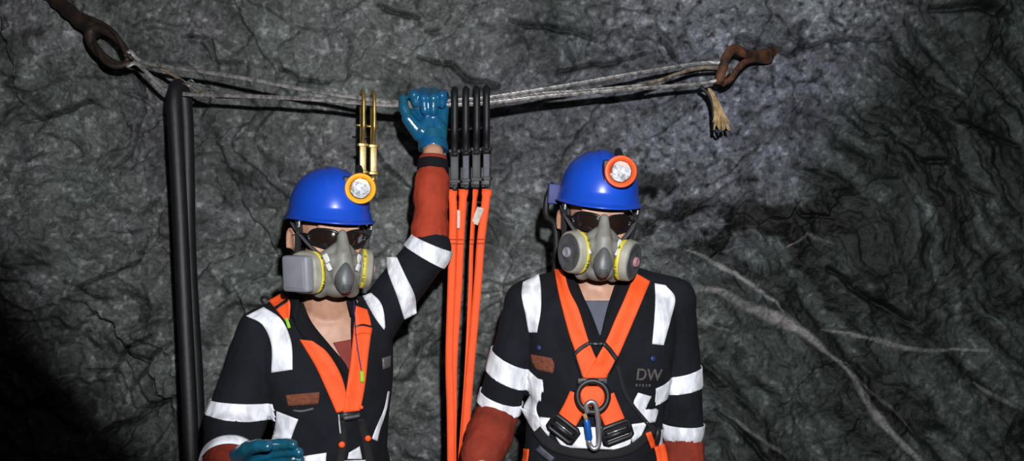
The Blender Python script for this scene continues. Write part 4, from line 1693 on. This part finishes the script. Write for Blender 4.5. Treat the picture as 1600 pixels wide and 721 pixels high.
    # belt and leg webbing at the bottom edge
    t = strap(sf, [(838, 672), (856, 692), (880, 704), (930, 712), (985, 702), (1024, 668)], [16, 16, 14, 12, 14, 12], off=.006, thick=.004, sm=10)
    link('belt', sf.addmb(t), 'black_web', har)
    t = strap(sf, [(965, 572), (975, 610), (990, 636), (1010, 660), (1026, 680)], 6, off=.006, thick=.004, sm=6)
    link('side_webbing', sf.addmb(t), 'black_web', har)
    t = strap(sf, [(840, 700), (850, 709), (864, 720)], 10, off=.012, thick=.004, sm=2)
    link('adjuster', sf.addmb(t), 'gray_steel', har)
    t = strap(sf, [(822, 702), (821, 714), (818, 730)], 9, off=.006, thick=.003, sm=2)
    link('hip_webbing', sf.addmb(t), 'orange', har)
    for pth, wd in (([(1013, 676), (1018, 690), (1022, 700)], 9), ([(1030, 696), (1034, 712), (1036, 730)], 17)):
        t = strap(sf, pth, wd, off=.016, thick=.003, sm=2)
        link('hip_webbing', t, 'orange', har)
    M4 = sf.frame(1028, 682, -60, .012)
    mb = MB().tube([(.019 * math.cos(t), .012 * math.sin(t), 0) for t in np.linspace(0, 2 * math.pi, 24, endpoint=False)], .0055, n=8, closed=True)
    mb.xf(M4)
    link('hip_ring', mb, 'black_plastic', har)
    # carabiner hanging in the D ring
    p0 = P(927, 632, 1.0)
    top = CAM + ray(927, 630) * ((sf.hit(927, 619) or (1.93, 0))[0] - .022)
    Yc = top[1]
    car = empty('carabiner', top)
    tag(car, 'silver screw gate carabiner with blue sleeve hanging from the harness ring', 'carabiner')
    mb = MB()
    mb.tube(spline([P(918, 646, Yc), P(916, 634, Yc), P(924, 628, Yc), P(931, 634, Yc), P(934, 655, Yc), P(936, 680, Yc), P(935, 697, Yc - .002), P(928, 702, Yc - .002), P(922, 696, Yc), P(920, 688, Yc)], 44), .0062, n=10)
    link('carabiner_body', mb, 'silver', car)
    mb = MB()
    mb.tube([P(916.0, 656, Yc), P(917.0, 660, Yc), P(920.5, 684, Yc), P(921, 688, Yc)], [.0062, .0082, .0082, .0066], n=14)
    sl = link('screw_sleeve', mb, 'blue_anod', car, sharp=40)
    mb = MB()
    mb.tube([P(913, 647, Yc), P(916, 657, Yc)], .0050, n=10)
    link('gate_pin', mb, 'hemp', car)
    return me


right_person()


# ---------------------------------------------------------------- the person on the left, one hand on the rope
def left_person():
    YT = 2.07
    H = head_matrix(514, 371, 2.01, 28, -1, 2, 1.0)
    S = [P(410, 522, 2.02), P(584, 503, 2.10)]
    E = [P(368, 660, 1.99), P(671, 390, 2.11)]
    Wr = [P(355, 737, 1.84), P(677, 240, 2.16)]
    hips = [P(475, 800, 2.08), P(562, 800, 2.13)]
    knees = [np.array((hips[0][0] - .01, 2.05, .50)), np.array((hips[1][0] + .01, 2.12, .50))]
    ank = [np.array((hips[0][0] - .03, 2.07, .10)), np.array((hips[1][0] + .03, 2.15, .10))]
    yw = 18
    rows = [(466, .070, .065, 522, yw), (484, .120, .085, 513, yw), (505, .165, .105, 506, yw), (545, .180, .120, 504, yw), (600, .166, .126, 511, yw), (650, .146, .122, 517, yw), (700, .136, .118, 520, yw), (745, .150, .122, 520, yw), (800, .165, .126, 519, yw), (830, .14, .11, 519, yw)]
    rings = lambda k, d: [(P(c, v, YT + .01), hw * k, hd * d, a) for v, hw, hd, c, a in rows]
    # the hand round the rope
    gy = 2.20
    grip = []
    wr = Wr[1]
    mcp = [P(644, 158, gy + .026), P(661, 152, gy + .030), P(679, 152, gy + .030), P(694, 157, gy + .026)]
    for k, m in enumerate(mcp):
        tip = ((650, 161), (664, 173), (677, 174), (691, 162))[k]
        kn = ((647, 147), (662, 145), (678, 145), (692, 148))[k]
        fr = ((647, 149), (662, 154), (677, 154), (691, 150))[k]
        a = m
        b = P(*kn, gy + .010)
        c = P(*fr, gy - .026)
        d = P(*tip, gy - .022)
        base = P(676 + (k - 1.5) * 8, 215, gy - .012)
        grip.append((base, m, .020, .0165))
        grip += [(a, b, .0172, .0168), (b, c, .0168, .0155), (c, d, .0150, .0125)]
    grip += [(P(650, 150, gy + .022), P(690, 150, gy + .022), .020, .020)]
    grip += [(P(664, 178, gy + .024), P(682, 178, gy + .024), .030, .028), (P(652, 192, gy - .006), P(644, 178, gy - .004), .016, .014)]
    grip += [(P(660, 205, gy - .014), P(672, 190, gy + .0), .026, .024), (P(684, 200, gy - .005), P(672, 175, gy + .014), .027, .024)]
    grip += [(P(655, 208, gy - .015), P(638, 186, gy - .026), .024, .0185), (P(638, 186, gy - .026), P(631, 168, gy - .026), .0165, .0145), (P(631, 168, gy - .026), P(630, 154, gy - .018), .0145, .0115)]
    low = open_hand(Wr[0] + (.015, .0, .016), (1.0, -.10, .22), (.05, -.9, -.45), 1.12, -1, .16)
    body = MB()
    head_prims(body, H)
    loft(body, rings(.84, .86))
    body.capsule(np.array(H @ Vector((0, .035, -.13))), P(515, 500, 2.085), .062, .085)
    for s in (0, 1):
        body.capsule(P(508, 512, 2.08), S[s], .075, .048)
        body.capsule(S[s], E[s], .048, .038); body.capsule(E[s], Wr[s], .036, .0285)
    body.capsule(E[1] + (Wr[1] - E[1]) * .85, P(676, 222, gy - .01), .0300, .0285)
    caps_mb(grip, body, 0, .80); caps_mb(low, body, 0, .80)
    legs(body, hips, knees, ank, (.075, .055, .038), .036)
    bv = remesh(body, .0048, 3)
    feet = np.array(((hips[0][0] + hips[1][0]) / 2, 2.10, 0.0))
    me = link('person', (bv[0], bv[1]), 'skin', origin=feet)
    tag(me, 'person in navy coverall raising one arm to grip the rope with a blue glove', 'person')
    cv = MB()
    loft(cv, rings(1, 1))
    cv.capsule(P(465, 500, 2.04), S[0], .080, .064)
    cv.capsule(S[0], E[0], .066, .074)
    cv.capsule(E[0], E[0] + (Wr[0] - E[0]) * .60, .074, .063)
    cv.capsule(P(550, 500, 2.10), S[1], .080, .066)
    cv.capsule(S[1], E[1], .066, .056)
    cv.capsule(E[1], E[1] + (Wr[1] - E[1]) * .06, .054, .050)
    legs(cv, hips, knees, [a + (0, 0, .01) for a in ank], (.100, .082, .070))
    cvm = wrinkle(remesh(cv, .0058, 5), .0040, 8.5, 33, (1, 1, .7))
    V = [(455, 440), (466, 472), (482, 512), (514, 556), (546, 604), (556, 545), (558, 510), (562, 470), (568, 440)]
    cvm = cut_v(cvm, V, 2.05)
    cov = link('coverall', (cvm[0], cvm[1]), 'cloth', me)
    sf = Surf()
    sf.add(bv[0], bv[1])
    tb = patch(sf, [(520, 536), (532, 558), (546, 590)], [(552, 530), (551, 558), (549, 590)], off=.004, curve=False)
    link('tshirt', sf.addmb(tb), 'shirt_red', me)
    sf.add(cvm[0], cvm[1])
    nk = np.array(H @ Vector((-.004, .042, -.150)))
    fr, bk = [], []
    for i in range(40):
        a = math.radians(44 + (316 - 44) * i / 39 + yw)
        d = np.array((math.sin(a), -math.cos(a), 0))
        rr = .080
        fr.append([nk + d * (rr + .018) + (0, 0, -.045), nk + d * (rr + .007) + (0, 0, -.010), nk + d * rr + (0, 0, .022)])
        bk.append([p - d * .004 for p in fr[-1]])
    link('collar', sf.addmb(MB().slab(fr, bk)), 'collar', me)
    lap = patch(sf, [(452, 468), (462, 510), (490, 548), (524, 590), (545, 618)], [(474, 474), (488, 505), (516, 540), (538, 566), (548, 585)], off=.008, thick=.006)
    link('lapel', sf.addmb(lap), 'collar', me)
    lap = patch(sf, [(550, 476), (548, 510), (549, 545), (547, 592)], [(572, 470), (562, 510), (557, 550), (549, 612)], off=.008, thick=.006)
    link('lapel', sf.addmb(lap), 'collar', me)
    # red lower sleeves
    r = MB()
    r.capsule(E[0] + (Wr[0] - E[0]) * .90, E[0] + (Wr[0] - E[0]) * .99, .061, .055)
    rv = wrinkle(remesh(r, .005, 3), .005, 12, 19, (1, 1, 1.6))
    link('lower_sleeve', (rv[0], rv[1]), 'redb', me)
    sf.add(rv[0], rv[1])
    r = MB()
    d1 = Wr[1] - E[1]
    r.capsule(E[1] - d1 * .02, E[1] + d1 * .25, .053, .049)
    r.capsule(E[1] + d1 * .25, E[1] + d1 * .70, .049, .045)
    r.capsule(E[1] + d1 * .70, E[1] + d1 * .80, .045, .036)
    rv = wrinkle(remesh(r, .005, 3), .0055, 11, 29, (1, 1, 1.6))
    link('lower_sleeve', (rv[0], rv[1]), 'red', me)
    sf.add(rv[0], rv[1])
    mb = MB()
    q0, q1 = E[1] + d1 * .82, E[1] + d1 * .935
    mb.tube([q0, q0 + (q1 - q0) * .1, q1 - (q1 - q0) * .1, q1], [.036, .0415, .0405, .035], n=24)
    link('cuff', sf.addmb(mb), 'collar', me)
    mb = MB()
    mb.tube([q1 - d1 * .02, q1 + d1 * .03], [.0385, .0365], n=24)
    link('inner_cuff', mb, 'red', me)
    # silver tape
    tapes = [
        (((322, 626), (430, 634)), ((316, 648), (430, 661)), .12, P(372, 641, 2.0), .106, 1.95),
        (((600, 404), (668, 478)), ((594, 420), (634, 500)), None, None, None, None),
    ]
    a, b, tl, c, rd, Yd = tapes[0]
    t = slab_band(cvm, a, b, Yd, (tl, tl), c, rd, off=.0045)
    link('reflective_tape', sf.addmb(t), 'tape', cov)
    dn = nrm(E[0] - Wr[0])
    t = MB().lathe(E[0] + (Wr[0] - E[0]) * .78, -dn, [(-.014, .0600), (-.014, .0635), (-.004, .0665), (.008, .0672), (.016, .0662), (.018, .0640), (.016, .0620), (0, .0620)], n=48, cap=False)
    link('reflective_tape', sf.addmb(t), 'tape', cov)
    t = slab_band(cvm, ((632, 362), (702, 392)), ((632, 384), (692, 420)), 2.09, (.1, .1), P(664, 394, 2.11), .13, off=.0050)
    link('reflective_tape', sf.addmb(t), 'tape', cov)
    for L, R in (
        ([(384, 494), (410, 508), (424, 540), (424, 583)], [(412, 480), (440, 500), (455, 535), (457, 578)]),
        ([(566, 462), (576, 480), (588, 500), (600, 516)], [(580, 458), (594, 472), (600, 490), (602, 512)]),
        ([(604, 402), (606, 425), (620, 462), (632, 500)], [(620, 402), (632, 428), (648, 462), (651, 490)]),
        ([(432, 643), (430, 665), (422, 695)], [(466, 656), (459, 674), (452, 695)]),
        ([(590, 690), (594, 672), (604, 642), (609, 612)], [(581, 686), (588, 668), (600, 640), (606, 612)]),
        ([(456, 716), (455, 745)], [(510, 708), (508, 740)]),
        ([(545, 708), (543, 718)], [(562, 698), (566, 718)]),
        ([(532, 721), (532, 745)], [(574, 719), (574, 745)]),
    ):
        t = patch(sf, L, R, off=.0045, thick=.002, sm=2, wob=.004, wf=.11)
        link('reflective_tape', sf.addmb(t), 'tape', cov)
    t = patch(sf, [(446, 618), (448, 627), (450, 635)], [(499, 613), (499, 622), (497, 632)], off=.004, thick=.003, wob=.002)
    b_ = link('pocket_badge', sf.addmb(t), 'patch_red', cov)
    b_['label'] = 'rust red pocket badge'
    t = patch(sf, [(597, 560), (598, 578)], [(611, 556), (610, 574)], off=.004, thick=.002)
    link('faded_patch', sf.addmb(t), 'mask_dark', cov)
    t = strap(sf, [(458, 642), (472, 643), (490, 639)], 3, off=.004, thick=.002, step=3)
    link('pocket_edge', sf.addmb(t), 'mask_dark', cov)
    for a in ank:
        mb = MB()
        mb.capsule(a + (0, .0, .10), a + (0, .0, -.04), .062, .055)
        mb.capsule(a + (0, .045, -.055), a + (0, -.15, -.060), .045, .042)
        bb = remesh(mb, .006, 3)
        bb[0][:, 2] = np.maximum(bb[0][:, 2], .0)
        link('boot', (bb[0], bb[1]), 'boot', me)
    # gloves
    g = caps_mb(grip, None, .0)
    g.tube([P(676, 224, gy - .008), P(677, 226, gy - .010), P(677, 233, gy - .014), P(677, 235, gy - .015)], [.034, .0405, .0415, .040], n=24)
    g.tube([P(674, 205, gy - .002), P(676, 230, gy - .012)], [.036, .0395], n=24)
    gv = remesh(g, .0028, 3)
    link('glove', (gv[0], gv[1]), 'glove_blue', me)
    g = caps_mb(low, None, .0025)
    g.capsule(Wr[0] + (-.005, 0, -.005), Wr[0] + (.03, 0, .012), .040, .036)
    gv = remesh(g, .0030, 3)
    link('glove', (gv[0], gv[1]), 'glove_teal', me)
    hair_mesh(H, me)

    hh, hs = helmet(H, me, 'blue_helmet', 'blue hard hat on the left person, with the yellow lamp clipped to it', True)
    cap_lamp(hs, 562, 296, (.23, -.97, .0), 'yellow_bezel', 'yellow rimmed cap lamp on the front of the left hard hat', .0375)
    glasses(H, 'dark wraparound safety glasses worn by the left person')
    respirator(H, 'grey half mask respirator with a square filter on the left person',
               (((.062, -.092, -.084), (.84, -.54, -.10), .049, .036, 'square'), ((.046, -.100, -.074), (.97, -.12, -.06), .047, .030, 'round')))

    har = empty('safety_harness', P(545, 610, 1.95))
    tag(har, 'orange safety harness forming a narrow V on the chest of the left person', 'harness')
    t = patch(sf, [(468, 531), (492, 571), (508, 605), (526, 646)], [(488, 533), (512, 552), (534, 590), (546, 640)], off=.006, thick=.003, sm=10)
    link('shoulder_strap', sf.addmb(t), 'orange', har)
    t = patch(sf, [(556, 478), (553, 510), (548, 560), (542, 605), (536, 646)], [(574, 484), (580, 512), (575, 560), (570, 605), (563, 642)], off=.007, thick=.003, sm=10)
    link('shoulder_strap', sf.addmb(t), 'orange', har)
    t = strap(sf, [(553, 520), (567, 516), (581, 518)], 11, off=.004, thick=.004, sm=4, step=3)
    link('strap_keeper', sf.addmb(t), 'orange', har)
    t = strap(sf, [(554, 511), (567, 508), (581, 511)], 3, off=.003, thick=.003, sm=4, step=3)
    link('keeper_slot', sf.addmb(t), 'black_plastic', har)
    t = patch(sf, [(420, 470), (436, 490), (446, 502)], [(440, 458), (453, 472), (452, 500)], off=.008, thick=.004, sm=4)
    link('shoulder_strap', sf.addmb(t), 'orange', har)
    t = strap(sf, [(426, 484), (436, 478), (450, 468)], 5, off=.005, thick=.004, sm=4, step=3)
    link('shoulder_slide', sf.addmb(t), 'black_plastic', har)
    pts = [P(424, 470, 2.02), P(414, 464, 2.03), P(408, 468, 2.04), P(412, 476, 2.03)]
    link('loose_loop', MB().tube(spline(pts, 14), .004, n=6), 'black_web', har)
    t = strap(sf, [(447, 498), (450, 506), (452, 513)], 5, off=.006, thick=.003, step=3)
    link('cord_end', t, 'green_tag', har)
    t = strap(sf, [(553, 470), (556, 520), (560, 552), (565, 580)], 1.6, off=.008, thick=.002, step=3)
    cord = link('thin_cord', t, 'purple', har)
    t = strap(sf, [(565, 580), (566, 589), (566, 598)], 6, off=.008, thick=.003, step=3)
    link('cord_end', t, 'green_tag', har)
    # black chest connector and the straps going down
    t = patch(sf, [(528, 646), (530, 660)], [(566, 642), (566, 656)], off=.006, thick=.004, sm=8)
    link('chest_connector', sf.addmb(t), 'black_plastic', har)
    t = patch(sf, [(536, 652), (538, 657)], [(562, 648), (562, 652)], off=.003, thick=.003, sm=8, step=3)
    link('connector_edge', sf.addmb(t), 'mask_dark', har)
    for pth, wd in (([(533, 658), (536, 690), (530, 730)], 12), ([(564, 655), (572, 690), (580, 735)], 12)):
        t = strap(sf, pth, wd, off=.005, thick=.003, sm=8)
        link('lower_strap', sf.addmb(t), 'black_web', har)
    for u, v in ((534, 695), (575, 685), (564, 637)):
        M4 = sf.frame(u, v, 0, .006)
        k = .8 if v < 640 else 1.35
        mb = MB().lathe((0, 0, 0), (0, 0, 1), [(0, .005 * k), (.003, .006 * k), (.006, .005 * k), (.007, .001)], n=14)
        mb.xf(M4)
        link('orange_end', mb, 'orange', har)
    for pth in ([(529, 648), (530, 660), (532, 678)],):
        t = strap(sf, pth, 2.0, off=.006, thick=.002, step=3)
        link('pale_thread', t, 'white_clip', har)
    return me


left_person()
